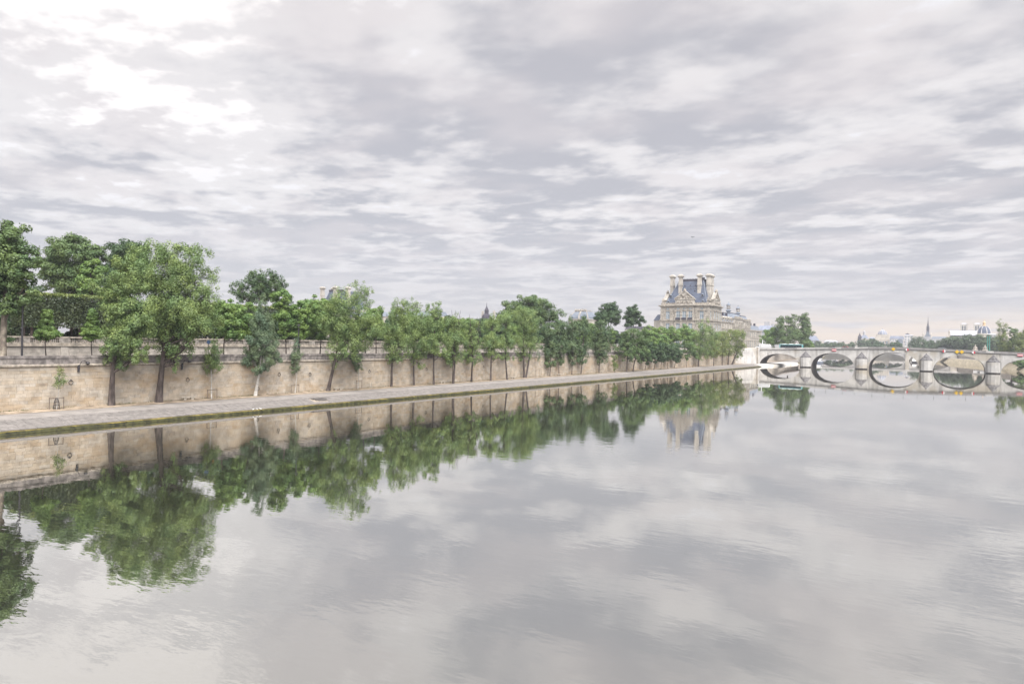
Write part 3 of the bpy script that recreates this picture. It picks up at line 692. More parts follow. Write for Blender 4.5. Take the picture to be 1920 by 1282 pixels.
 ('far_tree', 'bank tree right of the chapel spire', 'far trees behind the bridge', 'F', (-11.3, 800, 7.6), [(0.0, 8.7, 9.0, 5.8), (2.8, 5.2, 8.1, 4.7), (-3.5, 6.3, 6.3, 4.7)], 3600, 1.0, 0.4, 'dark', None, 0),
 ('far_tree', 'bank tree below the long pale roof', 'far trees behind the bridge', 'F', (-1.9, 790, 7.6), [(0.0, 10.9, 8.3, 6.7), (2.6, 6.9, 7.5, 5.4), (-3.3, 8.1, 5.8, 5.4)], 3600, 1.0, 0.4, 'dark', None, 0),
 ('far_tree', 'bank tree below the left cathedral tower', 'far trees behind the bridge', 'F', (7.5, 780, 7.6), [(0.0, 11.4, 8.6, 7.1), (2.7, 7.2, 7.8, 5.7), (-3.4, 8.5, 6.0, 5.7)], 3600, 1.0, 0.4, 'dark', None, 0),
 ('far_tree', 'bank tree behind the two statues', 'far trees behind the bridge', 'F', (17.3, 770, 7.6), [(0.0, 11.0, 8.0, 7.5), (2.5, 6.6, 7.2, 6.0), (-3.1, 8.0, 5.6, 6.0)], 3600, 1.0, 0.4, 'dark', None, 0),
 ('far_tree', 'bank tree behind the green poles', 'far trees behind the bridge', 'F', (25.2, 760, 7.6), [(0.0, 10.1, 6.8, 6.8), (2.1, 6.0, 6.1, 5.5), (-2.7, 7.3, 4.8, 5.5)], 3600, 1.0, 0.4, 'dark', None, 0),
 ('far_tree', 'bank tree right of the green poles', 'far trees behind the bridge', 'F', (30.7, 740, 7.6), [(0.0, 9.1, 6.6, 7.1), (2.1, 4.9, 5.9, 5.7), (-2.5, 6.2, 4.6, 5.7)], 3600, 1.0, 0.4, 'dark', None, 0),
 ('poplar_tree', 'slender poplar with a ragged tall top at the right edge', 'left bank trees at the right edge', 'Y', (24.5, 520, 7.6), [(-0.8, 19.1, 1.7, 4.6), (1.8, 18.5, 1.0, 2.6), (0.3, 11.9, 3.0, 5.3), (1.7, 6.0, 4.3, 4.0)], 4200, 0.5, 0.3, 'dark', None, 0),
 ('left_bank_tree', 'dark tree right of the ragged poplar', 'left bank trees at the right edge', 'M', (29.9, 525, 7.6), [(-0.1, 15.3, 3.0, 4.3), (1.3, 8.7, 4.3, 5.0), (0.8, 4.4, 5.3, 3.0)], 4800, 0.55, 0.3, 'dark', None, 0),
 ('left_bank_tree', 'bright tree cut by the right edge of the picture', 'left bank trees at the right edge', 'Y', (34.5, 515, 7.6), [(-1.3, 10.6, 3.6, 5.2), (0.6, 14.2, 3.9, 4.5), (2.3, 6.2, 5.8, 5.2), (-1.8, 4.5, 4.5, 2.9)], 5200, 0.55, 0.3, 'dark', None, 0),
 ('overhanging_tree', 'dark tree overhanging the left quay below the last arch', 'left bank trees at the right edge', 'M', (32.5, 470, 2.0), [(-2.7, 1.5, 3.2, 2.6), (0.2, 2.7, 4.7, 2.9)], 2600, 0.5, 0.25, 'dark', None, 0),
]

# ================================================================== ground, water, banks
ZS = 7.45
RIGHT = [(-88, -400), (-88, 470), (-93, 560), (-104, 680), (-118, 800), (-140, 960), (-165, 1120)]
LEFT = [(44, -400), (44, 400), (30, 430), (30, 458), (23, 535), (14, 610), (-6, 690), (-22, 780), (-40, 900), (-52, 1120)]


def lerp_line(L, y):
    for (x0, y0), (x1, y1) in zip(L, L[1:]):
        if y <= y1:
            return x0 + (x1 - x0) * (y - y0) / (y1 - y0)
    return L[-1][0]


m = MB()
m.face([(-1200, -400, 0), (1200, -400, 0), (1200, 2600, 0), (-1200, 2600, 0)])
m.build('water', M['water'], kind='structure')

g = MB()
for (x0, y0), (x1, y1) in zip(RIGHT, RIGHT[1:]):
    g.face([(-1400, y0, ZS), (x0 - 11.6, y0, ZS), (x1 - 11.6, y1, ZS), (-1400, y1, ZS)])
LX = [(x + (9 if y < 470 else 11), y) for x, y in LEFT]
for (x0, y0), (x1, y1) in zip(LX, LX[1:]):
    g.face([(x0, y0, ZS), (1400, y0, ZS), (1400, y1, ZS), (x1, y1, ZS)])
g.face([(-1400, 1120, ZS), (1400, 1120, ZS), (1400, 2550, ZS), (-1400, 2550, ZS)])
g.box(-1400, 1400, 1119, 1120, -1, ZS)
g.build('ground', M['bank'], kind='structure')
m = MB()
m.box(-1200, -118.7, -60, 335, ZS - .5, 9.8)
m.build('garden_terrace', M['dirt'], kind='structure')
m = MB()
m.box(-117, -104.2, 0, 600, ZS - .3, ZS + .004)
m.build('street', M['road'], kind='structure')
m = MB()
m.box(-104.2, -100.0, 0, 600, ZS - .3, ZS + .13)
m.build('pavement', M['asphalt'], kind='structure')

# lower quay: walkway, soil strip, revetment
m = MB()
for (x0, y0), (x1, y1) in zip(RIGHT, RIGHT[1:]):
    n = 8
    for i in range(n):
        a, b = i / n, (i + 1) / n
        xa, ya, xb, yb = x0 + (x1 - x0) * a, y0 + (y1 - y0) * a, x0 + (x1 - x0) * b, y0 + (y1 - y0) * b
        m.face([(xa - 8.3, ya, 1.5), (xa - 3.93, ya, 1.29), (xb - 3.93, yb, 1.29), (xb - 8.3, yb, 1.5)])
m.build('quay_path', M['asphalt'], kind='structure')
m = MB()
for (x0, y0), (x1, y1) in zip(RIGHT, RIGHT[1:]):
    m.face([(x0 - 12, y0, 1.66), (x0 - 8.0, y0, 1.515), (x1 - 8.0, y1, 1.515), (x1 - 12, y1, 1.66)])
m.build('soil_strip', M['dirt'], kind='structure')

# sloping stone revetment with single slabs
rv = bpy.data.objects.new('stone_revetment', None)
COL.objects.link(rv)
rv['kind'] = 'structure'
b = MB()
for (x0, y0), (x1, y1) in zip(RIGHT, RIGHT[1:]):
    b.face([(x0 - 4.0, y0, 1.21), (x0 - .45, y0, .44), (x1 - .45, y1, .44), (x1 - 4.0, y1, 1.21)])
b.build('revetment_bed', M['mortar'], rv)
prof = [(-3.95, 1.30), (-3.35, 1.18), (-2.3, .93), (-1.35, .73), (-.42, .52)]


def slab(mb, x, y, L, r, dz, mt):
    (a, za), (c, zc) = prof[r], prof[r + 1]
    gsz = .01
    a2, c2 = a + gsz, c - gsz
    vs = [(x + a2, y + gsz, za + dz), (x + c2, y + gsz, zc + dz), (x + c2, y + L - gsz, zc + dz), (x + a2, y + L - gsz, za + dz)]
    lo = [(p[0], p[1], p[2] - .12) for p in vs]
    mb.idx(vs + lo, [(0, 1, 2, 3), (0, 4, 5, 1), (1, 5, 6, 2), (2, 6, 7, 3), (3, 7, 4, 0)])


rest = MB()
cnt = 0
for r in range(4):
    y = 28.0 + r * .4
    while y < 470:
        L = rnd.uniform(1.5, 2.2) if r else rnd.uniform(1.1, 1.5)
        if 78.3 < y + L / 2 < 81.8 and r in (1, 2):
            y += L
            continue
        dz = rnd.uniform(-.012, .02)
        if cnt < 298 and y < 152:
            q = MB()
            q.tone = rnd.random()
            slab(q, -88, y, L, r, dz, None)
            q.build('paving_slab', M['slab'], rv)
            cnt += 1
        else:
            rest.tone = rnd.random()
            slab(rest, -88, y, L, r, dz, None)
        y += L
for (x0, y0), (x1, y1) in list(zip(RIGHT, RIGHT[1:]))[1:]:
    for r in range(4):
        (a, za), (c, zc) = prof[r], prof[r + 1]
        rest.face([(x0 + a, y0, za), (x0 + c, y0, zc), (x1 + c, y1, zc), (x1 + a, y1, za)])
rest.build('distant_slabs', M['slab'], rv, kind='stuff')
mo = MB()
al = MB()
y = 20.0
while y < 475:
    L = rnd.uniform(1.2, 2.4)
    j = rnd.uniform(-.05, .05)
    j2 = rnd.uniform(-.03, .03)
    mo.idx([(-88.6, y, .50 + j2 * .3), (-88.22 + j, y, .33 + j2), (-88.6, y + L, .50 + j2 * .3), (-88.22 + j, y + L, .33 + j2)], [(0, 1, 3, 2)])
    al.idx([(-88.22 + j, y, .33 + j2), (-88.02 + j * .6, y, .05), (-87.95, y, -.6), (-88.22 + j, y + L, .33 + j2), (-88.02 + j * .6, y + L, .05), (-87.95, y + L, -.6), (-88.5, y, .3), (-88.5, y + L, .3)],
           [(0, 1, 4, 3), (1, 2, 5, 4), (0, 6, 1), (3, 4, 7)])
    y += L
al.build('algae_foot', M['algae'], rv, kind='stuff')
for (x0, y0), (x1, y1) in list(zip(RIGHT, RIGHT[1:]))[1:]:
    mo.face([(x0 - .45, y0, .5), (x0, y0, -.6), (x1, y1, -.6), (x1 - .45, y1, .5)])
mo.build('mossy_ledge', M['moss'], rv, kind='stuff')
# stone steps cut into the revetment
stp = thing('stone_steps', 'short flight of dark stone steps cut into the sloping river edge', 'steps')
b = MB()
for i in range(4):
    z = 1.22 - i * .19
    b.box(-91.5 + i * .55, -90.95 + i * .55, 78.5 + .3 * i, 81.6 + .3 * i, .2, z)
b.build('tread', M['slab'], stp)
b = MB()
for i in range(4):
    z = 1.22 - i * .19
    b.box(-90.95 + i * .55, -90.8 + i * .55, 78.5 + .3 * i, 81.6 + .3 * i, .2, z - .14)
b.build('riser', M['wet'], stp)

# the spur of the lower quay under the first bridge arch
b = MB()
b.prism([(-96, -.5), (-83.6, -.5), (-84.6, 1.15), (-96, 1.3)], 408, 468)
b.idx([(-88.2, 383, -.5), (-83.6, 408, -.5), (-84.6, 408, 1.15), (-89, 383, 1.2), (-96, 408, 1.3), (-96, 383, 1.3), (-96, 383, -.5), (-96, 408, -.5)],
      [(0, 1, 2, 3), (3, 2, 4, 5), (0, 3, 5, 6)])
b.idx([(-83.6, 468, -.5), (-88, 478, -.5), (-88.5, 478, 1.1), (-84.6, 468, 1.15), (-96, 468, 1.3)], [(0, 1, 2, 3), (3, 2, 4)])
b.build('quay_spur', M['bridge'], kind='structure')

# ================================================================== the quay wall
XW = -99.25
qw = thing('quay_wall', 'long warm limestone quay wall with a dark weathered parapet above the lower quay', 'wall')
b = MB()
b.box(XW - 1.2, XW - .06, 0, 372, 0, 7.0)
b.build('wall_core', M['mortar'], qw)
rest = MB()
cnt = 0
zc = 1.4
while zc < 6.95:
    h = rnd.choice((.38, .42, .46))
    h = min(h, 7.0 - zc)
    if h < .12:
        break
    y = 22 + rnd.uniform(0, 1)
    while y < 372:
        L = rnd.uniform(.7, 1.5)
        if rnd.random() < .1:
            L = rnd.uniform(.4, .7)
        near = 35.0 < y and y + L < 60.0 and cnt < 299
        q = MB() if near else rest
        t = rnd.gauss(.55, .24)
        q.tone = min(1, max(0, t + (.2 if zc > 6.3 else 0)))
        pr = XW + rnd.uniform(-.014, .012) - (.03 if rnd.random() < .04 else 0)
        gz = .008
        q.box(XW - .2, pr, y + gz, y + L - gz, zc + gz, zc + h - gz, skip='l')
        if near:
            q.build('stone', M['ashlar'], qw)
            cnt += 1
        y += L
    zc += h
rest.build('distant_stones', M['ashlar'], qw, kind='stuff')
b = MB()
y = 20
while y < 372:
    L = rnd.uniform(1.6, 2.4)
    j = rnd.uniform(0, .02)
    b.prism([(XW - .3, 6.98), (XW + .05, 6.98), (XW + .2 + j, 7.1), (XW + .2 + j, 7.27), (XW + .04, 7.36), (XW - .3, 7.36)], y + .008, y + L - .008)
    y += L
b.build('string_course', M['mould'], qw)
cnt = 0
for row, (z0, z1, x0, x1) in enumerate([(7.36, 8.12, XW - .55, XW - .02), (8.13, 8.46, XW - .6, XW + .05)]):
    rest = MB()
    y = 24 + row * .6
    while y < 372:
        L = rnd.uniform(1.5, 2.3)
        near = y < 190 and y > 33
        q = MB() if near else rest
        q.tone = rnd.random()
        j = rnd.uniform(-.012, .012)
        q.box(x0, x1 + j, y + .01, y + L - .01, z0, z1 + j)
        if near:
            q.build(('parapet_stone', 'coping_stone')[row], M['parapet'], qw)
        y += L
    rest.build(('distant_parapet_stones', 'distant_coping_stones')[row], M['parapet'], qw, kind='stuff')
for (y, z) in [(44.6, 4.9), (61.2, 4.6), (73.9, 2.6), (78.2, 4.9), (85.0, 4.7), (100.2, 4.8), (118, 4.8), (140, 4.8), (160, 4.8)]:
    b = MB()
    pts = [(XW + .07, y + .27 * math.cos(a), z + .27 * math.sin(a)) for a in [2 * math.pi * i / 12 for i in range(13)]]
    b.tube(pts, [.035] * 13, 5)
    b.box(XW - .05, XW + .13, y - .07, y + .07, z + .22, z + .36)
    b.build('mooring_ring', M['iron'], qw)
# continuation of the wall towards and past the bridge
m = MB()
m.idx([(-99.25, 372, 1.4), (-93.6, 400, 1.2), (-93.6, 405, 1.2), (-99.25, 372, 7.0), (-93.6, 400, 8.0), (-93.6, 405, 8.0)], [(0, 1, 4, 3), (1, 2, 5, 4)])
m.idx([(-99.2, 372, 7.0), (-93.5, 400, 8.0), (-93.5, 405, 8.0), (-99.2, 372, 8.5), (-93.5, 400, 10.1), (-93.5, 405, 10.1), (-100.5, 372, 8.5), (-100.5, 405, 10.1)], [(0, 1, 4, 3), (1, 2, 5, 4), (3, 4, 5, 7, 6)])
tw = thing('ramp_wall', 'pale splayed wall rising from the quay to the left end of the stone bridge', 'wall')
m.build('wall_face', M['bridge'], tw)
m = MB()
m.box(-99.4, -98.6, 371.4, 372.6, 1.2, 9.0)
m.box(-94.0, -93.3, 398.8, 400.2, 1.0, 10.4)
m.build('pier_strip', M['mould'], tw)
far = MB()
for (x0, y0), (x1, y1) in list(zip([(-88, 422)] + RIGHT[1:], RIGHT[1:])):
    n = 6
    for i in range(n):
        xa, ya, xb, yb = x0 + (x1 - x0) * i / n, y0 + (y1 - y0) * i / n, x0 + (x1 - x0) * (i + 1) / n, y0 + (y1 - y0) * (i + 1) / n
        far.tone = rnd.random()
        far.idx([(xa - 11.2, ya, 1), (xb - 11.2, yb, 1), (xb - 11.2, yb, 8.4), (xa - 11.2, ya, 8.4), (xb - 11.7, yb, 8.4), (xa - 11.7, ya, 8.4)], [(0, 1, 2, 3), (3, 2, 4, 5)])
fw = far.build('far_quay_wall', M['terrace'], label='pale quay wall of the right bank seen through and beyond the bridge arches', category='wall')

# left bank beyond the bridge
lb = MB()
lt = MB()
for (x0, y0), (x1, y1) in zip(LEFT[1:], LEFT[2:]):
    lb.idx([(x0, y0, -.5), (x1, y1, -.5), (x1 + 4.5, y1, 3.6), (x0 + 4.5, y0, 3.6)], [(0, 3, 2, 1)])
    lt.idx([(x0 + 4.5, y0, 3.6), (x1 + 4.5, y1, 3.6), (x1 + 12, y1, 3.8), (x0 + 12, y0, 3.8)], [(0, 3, 2, 1)])
lb.build('left_quay_revetment', mat('ochre_quay_stone', (0.45, 0.39, 0.29), var=.25, scale=.4, stain=[(.5, .5, .65, (.12, .12, .05), .7, (1, 1, 4))]), kind='structure')
lt.build('left_quay_path', M['asphalt'], kind='structure')
lw = MB()
for (x0, y0), (x1, y1) in zip(LEFT[1:], LEFT[2:]):
    d0 = 9 if y0 < 470 else 11
    d1 = 9 if y1 < 470 else 11
    lw.idx([(x0 + d0, y0, 1), (x1 + d1, y1, 1), (x1 + d1, y1, 8.4), (x0 + d0, y0, 8.4), (x1 + d1 + .5, y1, 8.4), (x0 + d0 + .5, y0, 8.4)], [(0, 3, 2, 1), (3, 5, 4, 2)])
lw.build('left_bank_wall', M['terrace'], label='stone embankment wall of the left bank seen under the right arches', category='wall')
pw = thing('quay_colonnade', 'row of pale posts under the left bank walkway, seen through the last arch', 'colonnade')
for i in range(13):
    y = 462 + i * 5.5
    x = lerp_line(LEFT, y) + 6.5
    b = MB()
    b.box(x - .35, x + .35, y - .4, y + .4, 3.6, 7.4)
    b.build('post', M['cream'], pw)
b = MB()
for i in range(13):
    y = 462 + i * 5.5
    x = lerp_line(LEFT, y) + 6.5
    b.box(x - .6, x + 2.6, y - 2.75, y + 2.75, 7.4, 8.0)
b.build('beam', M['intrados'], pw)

# weeds along the foot of the wall
w = MB()
for i in range(5200):
    y = rnd.uniform(34, 250)
    pn = math.sin(y * .9) + math.sin(y * .37 + 1) + math.sin(y * 2.3)
    if pn < .1 and rnd.random() < .8:
        continue
    x = -99.1 + abs(rnd.gauss(0, .35))
    s = rnd.uniform(.06, .2)
    a = rnd.uniform(0, 6.28)
    w.face([(x, y, 1.6), (x + s * .5 * math.cos(a), y + s * .5 * math.sin(a), 1.6), (x + s * .3 * math.cos(a), y + s * .3, 1.6 + s)])
w.build('weeds', leafmat('weed_leaves', (.08, .10, .03)), kind='stuff')

# ================================================================== terrace wall with balustrade
XT = -118.0
tw = thing('terrace_wall', 'pale garden terrace wall topped by a stone balustrade behind the street', 'wall')
b = MB()
b.box(XT - .7, XT - .05, 20, 335, 7, 9.35)
b.build('wall_core', M['mortar'], tw)
b = MB()
z = 7.45
while z < 9.3:
    y = 24 + rnd.uniform(0, 1)
    while y < 335:
        L = rnd.uniform(1.0, 2.0)
        b.tone = rnd.random()
        b.box(XT - .2, XT + rnd.uniform(-.02, .015), y + .012, y + L - .012, z + .01, min(z + .47, 9.35), skip='l')
        y += L
    z += .48
b.build('masonry', M['terrace'], tw, kind='stuff')
b = MB()
b.box(XT - .6, XT + .22, 20, 335, 9.36, 9.55)
b.box(XT - .6, XT + .08, 20, 335, 9.555, 9.95)
b.build('plinth_moulding', M['mould'], tw)
b = MB()
b.box(XT - .42, XT + .1, 20, 335, 10.66, 10.9)
b.build('rail', M['mould'], tw)
bal = MB()
y = 30.0
k = 0
pil = MB()
pil.box(XT - .3, XT + .12, -.55, .55, 7.45, 9.36)
pilm = pil.mesh('pilaster', M['terrace'])
ped = MB()
ped.box(XT - .38, XT + .06, -.75, .75, 9.95, 10.66)
pedm = ped.mesh('pedestal', M['baluster'])
while y < 250:
    put('pedestal', pedm, tw, loc=(0, y, 0))
    if k % 2 == 0:
        put('pilaster', pilm, tw, loc=(0, y, 0))
    if y < 140:
        n = 14
        for i in range(n):
            yy = y + .95 + i * (5.5 - 1.9) / (n - 1)
            bal.lathe((XT - .16, yy, 9.95), [(.1, 0), (.1, .08), (.06, .12), (.115, .3), (.07, .5), (.06, .58), (.1, .64), (.1, .71)], 6)
    else:
        for i in range(9):
            yy = y + 1 + i * .42
            bal.box(XT - .26, XT - .06, yy, yy + .18, 9.95, 10.66)
    y += 5.5
    k += 1
bal.build('balusters', M['baluster'], tw, kind='stuff')

# ================================================================== palace pavilion
def win_meshes(w, h, arch=False):
    f = MB()
    t = .28
    f.box(-w / 2 - t, -w / 2, -.42, .05, -.1, h)
    f.box(w / 2, w / 2 + t, -.42, .05, -.1, h)
    f.box(-w / 2 - t - .12, w / 2 + t + .12, -.6, .05, h, h + .38)
    f.box(-w / 2 - t - .1, w / 2 + t + .1, -.55, .05, -.38, -.1)
    p = MB()
    p.box(-w / 2, w / 2, -.08, .04, -.1, h)
    g = MB()
    g.box(-.09, .09, -.16, -.085, -.1, h)
    g.box(-w / 2, w / 2, -.16, -.085, h * .62, h * .62 + .16)
    for s in (-1, 1):
        g.box(s * (w / 2 - .08) - .07, s * (w / 2 - .08) + .07, -.16, -.085, -.1, h)
    return f, p, g


_wc = {}


def window(parent, x, y, z, w, h, rz=0.0, trim='palace_trim'):
    k = (w, h, trim)
    if k not in _wc:
        f, p, g = win_meshes(w, h)
        _wc[k] = (f.mesh('window', M[trim]), p.mesh('pane', M['glass']), g.mesh('mullion', M['whiteframe']))
    a, b_, c = _wc[k]
    o = put('window', a, parent, loc=(x, y, z))
    o.rotation_euler = (0, 0, rz)
    put('pane', b_, o)
    put('mullion', c, o)
    return o


PX0, PX1, PY0, PY1 = -166.4, -134.0, 440.0, 468.0
pv = thing('palace_pavilion', 'tall cream stone palace pavilion with steep blue slate roof and four big chimneys', 'palace')
b = MB()
b.box(PX0, PX1, PY0, PY1, 7.0, 36.2)
# projecting centre bays
b.box(-156.4, -143.4, 439.3, 440.02, 7.0, 36.2)
b.box(-134.02, -133.3, 446.5, 461.5, 7.0, 36.2)
# quoins
for i in range(28):
    z = 8 + i
    e = .18 if i % 2 else .3
    for (x, y) in ((PX0, PY0), (PX1, PY0), (PX1, PY1)):
        b.box(x - e if x == PX0 else x - .9, x + .9 if x == PX0 else x + e, y - e if y == PY0 else y - .9, y + .9 if y == PY0 else y + e, z, z + .8)
b.build('wall', M['palace'], pv)


def ring(mb, e, z0, z1):
    """a moulding that follows walls and projecting bays"""
    mb.box(PX0 - e, PX1 + e, PY0 - e, PY1 + e, z0, z1)
    mb.box(-156.4 - e, -143.4 + e, 439.3 - e, 441, z0 + .01, z1 + .01)
    mb.box(-136, -133.3 + e, 446.5 - e, 461.5 + e, z0 + .01, z1 + .01)


b = MB()
ring(b, .35, 26.6, 27.0)
ring(b, .75, 27.0, 27.7)
ring(b, .3, 17.2, 17.9)
ring(b, .6, 17.9, 18.3)
b.build('string_course', M['palace_trim'], pv)
b = MB()
ring(b, .25, 33.95, 34.1)
ring(b, .4, 36.1, 36.5)
ring(b, .95, 36.5, 36.9)
ring(b, 1.35, 36.9, 37.4)
for i in range(34):
    x = PX0 - .3 + i * 1.0
    b.box(x, x + .45, PY0 - 1.25, PY0 - .3, 36.52, 36.88)
for i in range(28):
    y = PY0 + i * 1.0
    b.box(PX1 + .3, PX1 + 1.25, y, y + .45, 36.52, 36.88)
b.build('cornice', M['palace_trim'], pv)
b = MB()
b.box(PX0 + .1, PX1 - .1, PY0 + .1, PY0 + .8, 37.4, 38.6)
b.box(PX1 - .8, PX1 - .1, PY0 + .9, PY1 - .2, 37.4, 38.6)
b.box(PX0 + .1, PX0 + .8, PY0 + .9, PY1 - .2, 37.4, 38.6)
b.box(PX0, PX1, PY0, PY0 + .9, 38.6, 38.9)
b.box(PX1 - .9, PX1, PY0 + .95, PY1 - .2, 38.6, 38.9)
for i in range(16):
    x = PX0 + 1 + i * 2.0
    if not -157.5 < x < -142.5:
        b.box(x, x + .5, PY0 - .02, PY0 + .1, 37.4, 38.6)
b.build('roof_parapet', M['palace_trim'], pv)
pl = MB()
pl.box(-.42, .42, -.35, 0, 18.4, 26.5)
pl.box(-.42, .42, -.35, 0, 27.75, 33.9)
pl.box(-.55, .55, -.5, 0, 33.2, 33.9)
pl.box(-.55, .55, -.5, 0, 27.72, 28.3)
plm = pl.mesh('pilaster', M['palace_trim'])
for x in (-165.4, -163.9, -158.9, -157.4, -142.3, -140.9, -136.2, -134.9):
    put('pilaster', plm, pv, loc=(x, PY0, 0))
for x in (-156.0, -152.05, -147.95, -143.8):
    put('pilaster', plm, pv, loc=(x, PY0 - .7, 0))
for y in (441.0, 445.6, 462.6, 466.9):
    o = put('pilaster', plm, pv, loc=(PX1, y, 0))
    o.rotation_euler = (0, 0, R(90))
for y in (447.2, 451.2, 456.8, 460.8):
    o = put('pilaster', plm, pv, loc=(PX1 + .7, y, 0))
    o.rotation_euler = (0, 0, R(90))
for x, yy in ((-161.4, PY0), (-154.1, 439.3), (-150.0, 439.3), (-145.9, 439.3), (-138.5, PY0)):
    window(pv, x, yy, 28.3, 2.6, 5.1)
    window(pv, x, yy, 20.2, 2.6, 5.2)
    window(pv, x, yy, 10.2, 2.6, 5.4)
    window(pv, x, yy, 34.35, 1.9, 1.2)
for y, xx in ((443.3, PX1), (449.2, PX1 + .7), (454.0, PX1 + .7), (458.8, PX1 + .7), (464.8, PX1)):
    window(pv, xx, y, 28.3, 2.6, 5.1, R(90))
    window(pv, xx, y, 20.2, 2.6, 5.2, R(90))
    window(pv, xx, y, 10.2, 2.6, 5.4, R(90))
    window(pv, xx, y, 34.35, 1.9, 1.2, R(90))
bb = MB()
bb.box(-1.6, 1.6, -1.05, -.95, .05, 1.05)
bb.box(-1.6, 1.6, -1.1, -.6, -.3, 0.04)
bbm = bb.mesh('balcony', M['darklead'])
for x in (-154.1, -150.0, -145.9):
    put('balcony', bbm, pv, loc=(x, 439.3, 27.9))
# roof
b = MB()
b.frustum((-163.6, -136.0, 441.6, 466.4), 38.7, (-156.6, -140.4, 448.2, 460.6), 54.2)
b.build('roof', M['slate'], pv)
b = MB()
b.box(-156.9, -140.1, 447.9, 448.4, 53.7, 55.0)
b.box(-156.9, -140.1, 460.4, 460.9, 53.7, 55.0)
b.box(-140.6, -140.1, 448.45, 460.35, 53.7, 55.0)
b.box(-156.9, -156.4, 448.45, 460.35, 53.7, 55.0)
for i in range(16):
    b.box(-156.6 + i * 1.05, -156.1 + i * 1.05, 448.0, 448.25, 55.0, 55.4)
b.box(-141.2, -139.7, 447.5, 449, 55.0, 55.9)
b.build('roof_cresting', M['darklead'], pv)
for (p, q) in (((-163.6, 441.6, 38.7), (-156.6, 448.2, 54.2)), ((-136.0, 441.6, 38.7), (-140.4, 448.2, 54.2)), ((-136.0, 466.4, 38.7), (-140.4, 460.6, 54.2))):
    b = MB()
    b.tube([p, q], [.28, .28], 5)
    b.build('hip_flashing', M['lead'], pv)


def chim(w, d, z0, z1):
    c = MB()
    h = z1 - z0
    c.frustum((-w / 2 - .15, w / 2 + .15, -d / 2 - .1, d / 2 + .1), z0, (-w / 2, w / 2, -d / 2, d / 2), z0 + h * .58)
    c.box(-w / 2 - .3, w / 2 + .3, -d / 2 - .3, d / 2 + .3, z0 + h * .58, z0 + h * .61)
    c.box(-w / 2 - .1, w / 2 + .1, -d / 2 - .1, d / 2 + .1, z0 + h * .61, z0 + h * .66)
    c.frustum((-w / 2 - .1, w / 2 + .1, -d / 2 - .1, d / 2 + .1), z0 + h * .66, (-w / 2 + .1, w / 2 - .1, -d / 2 + .1, d / 2 - .1), z0 + h * .86)
    c.frustum((-w / 2 + .05, w / 2 - .05, -d / 2, d / 2), z0 + h * .86, (-w / 2 - .7, w / 2 + .7, -d / 2 - .6, d / 2 + .6), z0 + h * .92)
    c.box(-w / 2 - .75, w / 2 + .75, -d / 2 - .65, d / 2 + .65, z0 + h * .92, z0 + h * .95)
    c.frustum((-w / 2 - .5, w / 2 + .5, -d / 2 - .4, d / 2 + .4), z0 + h * .95, (-w / 2 + .4, w / 2 - .4, -d / 2 + .3, d / 2 - .3), z0 + h)
    return c.mesh('chimney', M['palace'])


c1 = chim(2.25, 2.3, 40.0, 58.3)
put('chimney', c1, pv, loc=(-154.9, 445.6, 0))
put('chimney', c1, pv, loc=(-142.1, 445.6, 0))
c2 = chim(2.15, 3.4, 40.0, 58.6)
put('chimney', c2, pv, loc=(-162.3, 450.5, 0))
put('chimney', chim(2.3, 8.6, 40.0, 58.6), pv, loc=(-137.6, 453.6, 0))
# carved gables
for (cx, cy, rz) in ((-149.9, 439.2, 0), (-133.2, 454.0, R(90)), (-166.6, 452.5, R(-90))):
    c = MB()
    c.prism([(-6.3, 37.4), (6.3, 37.4), (6.3, 40.9), (-6.3, 40.9)], -.2, 2.2)
    c.prism([(-6.9, 40.9), (6.9, 40.9), (6.9, 41.4), (-6.9, 41.4)], -.6, 2.4)
    c.prism([(-6.6, 41.4), (6.6, 41.4), (4.4, 42.9), (1.6, 45.4), (0.0, 46.4), (-1.6, 45.4), (-4.4, 42.9)], 0, 2.0)
    for s in (-1, 1):
        c.tube([(s * 6.7, -.2, 41.6), (s * 4.5, -.2, 43.1), (s * 1.7, -.2, 45.6), (0, -.2, 46.7)], [.35, .35, .35, .4], 5)
    o = c.build('gable', M['palace'], pv)
    o.location = (cx, cy, 0)
    o.rotation_euler = (0, 0, rz)
    c = MB()
    r2 = random.Random(5)
    for i in range(46):
        t = r2.uniform(-1, 1)
        zz = 41.9 + (1 - abs(t)) ** 1.2 * r2.uniform(0, 5.0)
        r = r2.uniform(.3, .62)
        c.lathe((t * 4.6, -.15, zz), [(.05, -r), (r * .8, -r * .5), (r, 0), (r * .7, r * .6), (.05, r)], 6)
    for i in range(5):
        c.lathe((-4.4 + 2.2 * i, -.3, 39.3), [(.1, -.75), (.7, -.5), (.85, 0), (.7, .5), (.1, .75)], 7, sy=.5)
    for i in range(8):
        c.tube([(-5.6 + i * 1.4, -.4, 38.0 + 1.9 * (i % 2)), (-4.2 + i * 1.4, -.4, 38.0 + 1.9 * ((i + 1) % 2))], [.2, .2], 5)
    c.lathe((0, .2, 46.9), [(.7, -.6), (1.1, 0), (.8, .6), (.3, 1.3), (.1, 1.6)], 7)
    q = c.build('carving', M['carving'], o)
fin = MB()
fin.box(-.7, .7, -.7, .7, 37.4, 39.2)
fin.lathe((0, 0, 39.2), [(.6, 0), (.35, .3), (.75, .9), (.8, 1.5), (.35, 1.9), (.5, 2.3), (.15, 2.9), (.05, 3.5)], 8)
fm = fin.mesh('finial', M['carving'])
for x, y in ((-165.4, 440.8), (-134.9, 440.8), (-134.9, 446.0), (-134.9, 462.4), (-134.9, 467.2)):
    put('finial', fm, pv, loc=(x, y, 0))
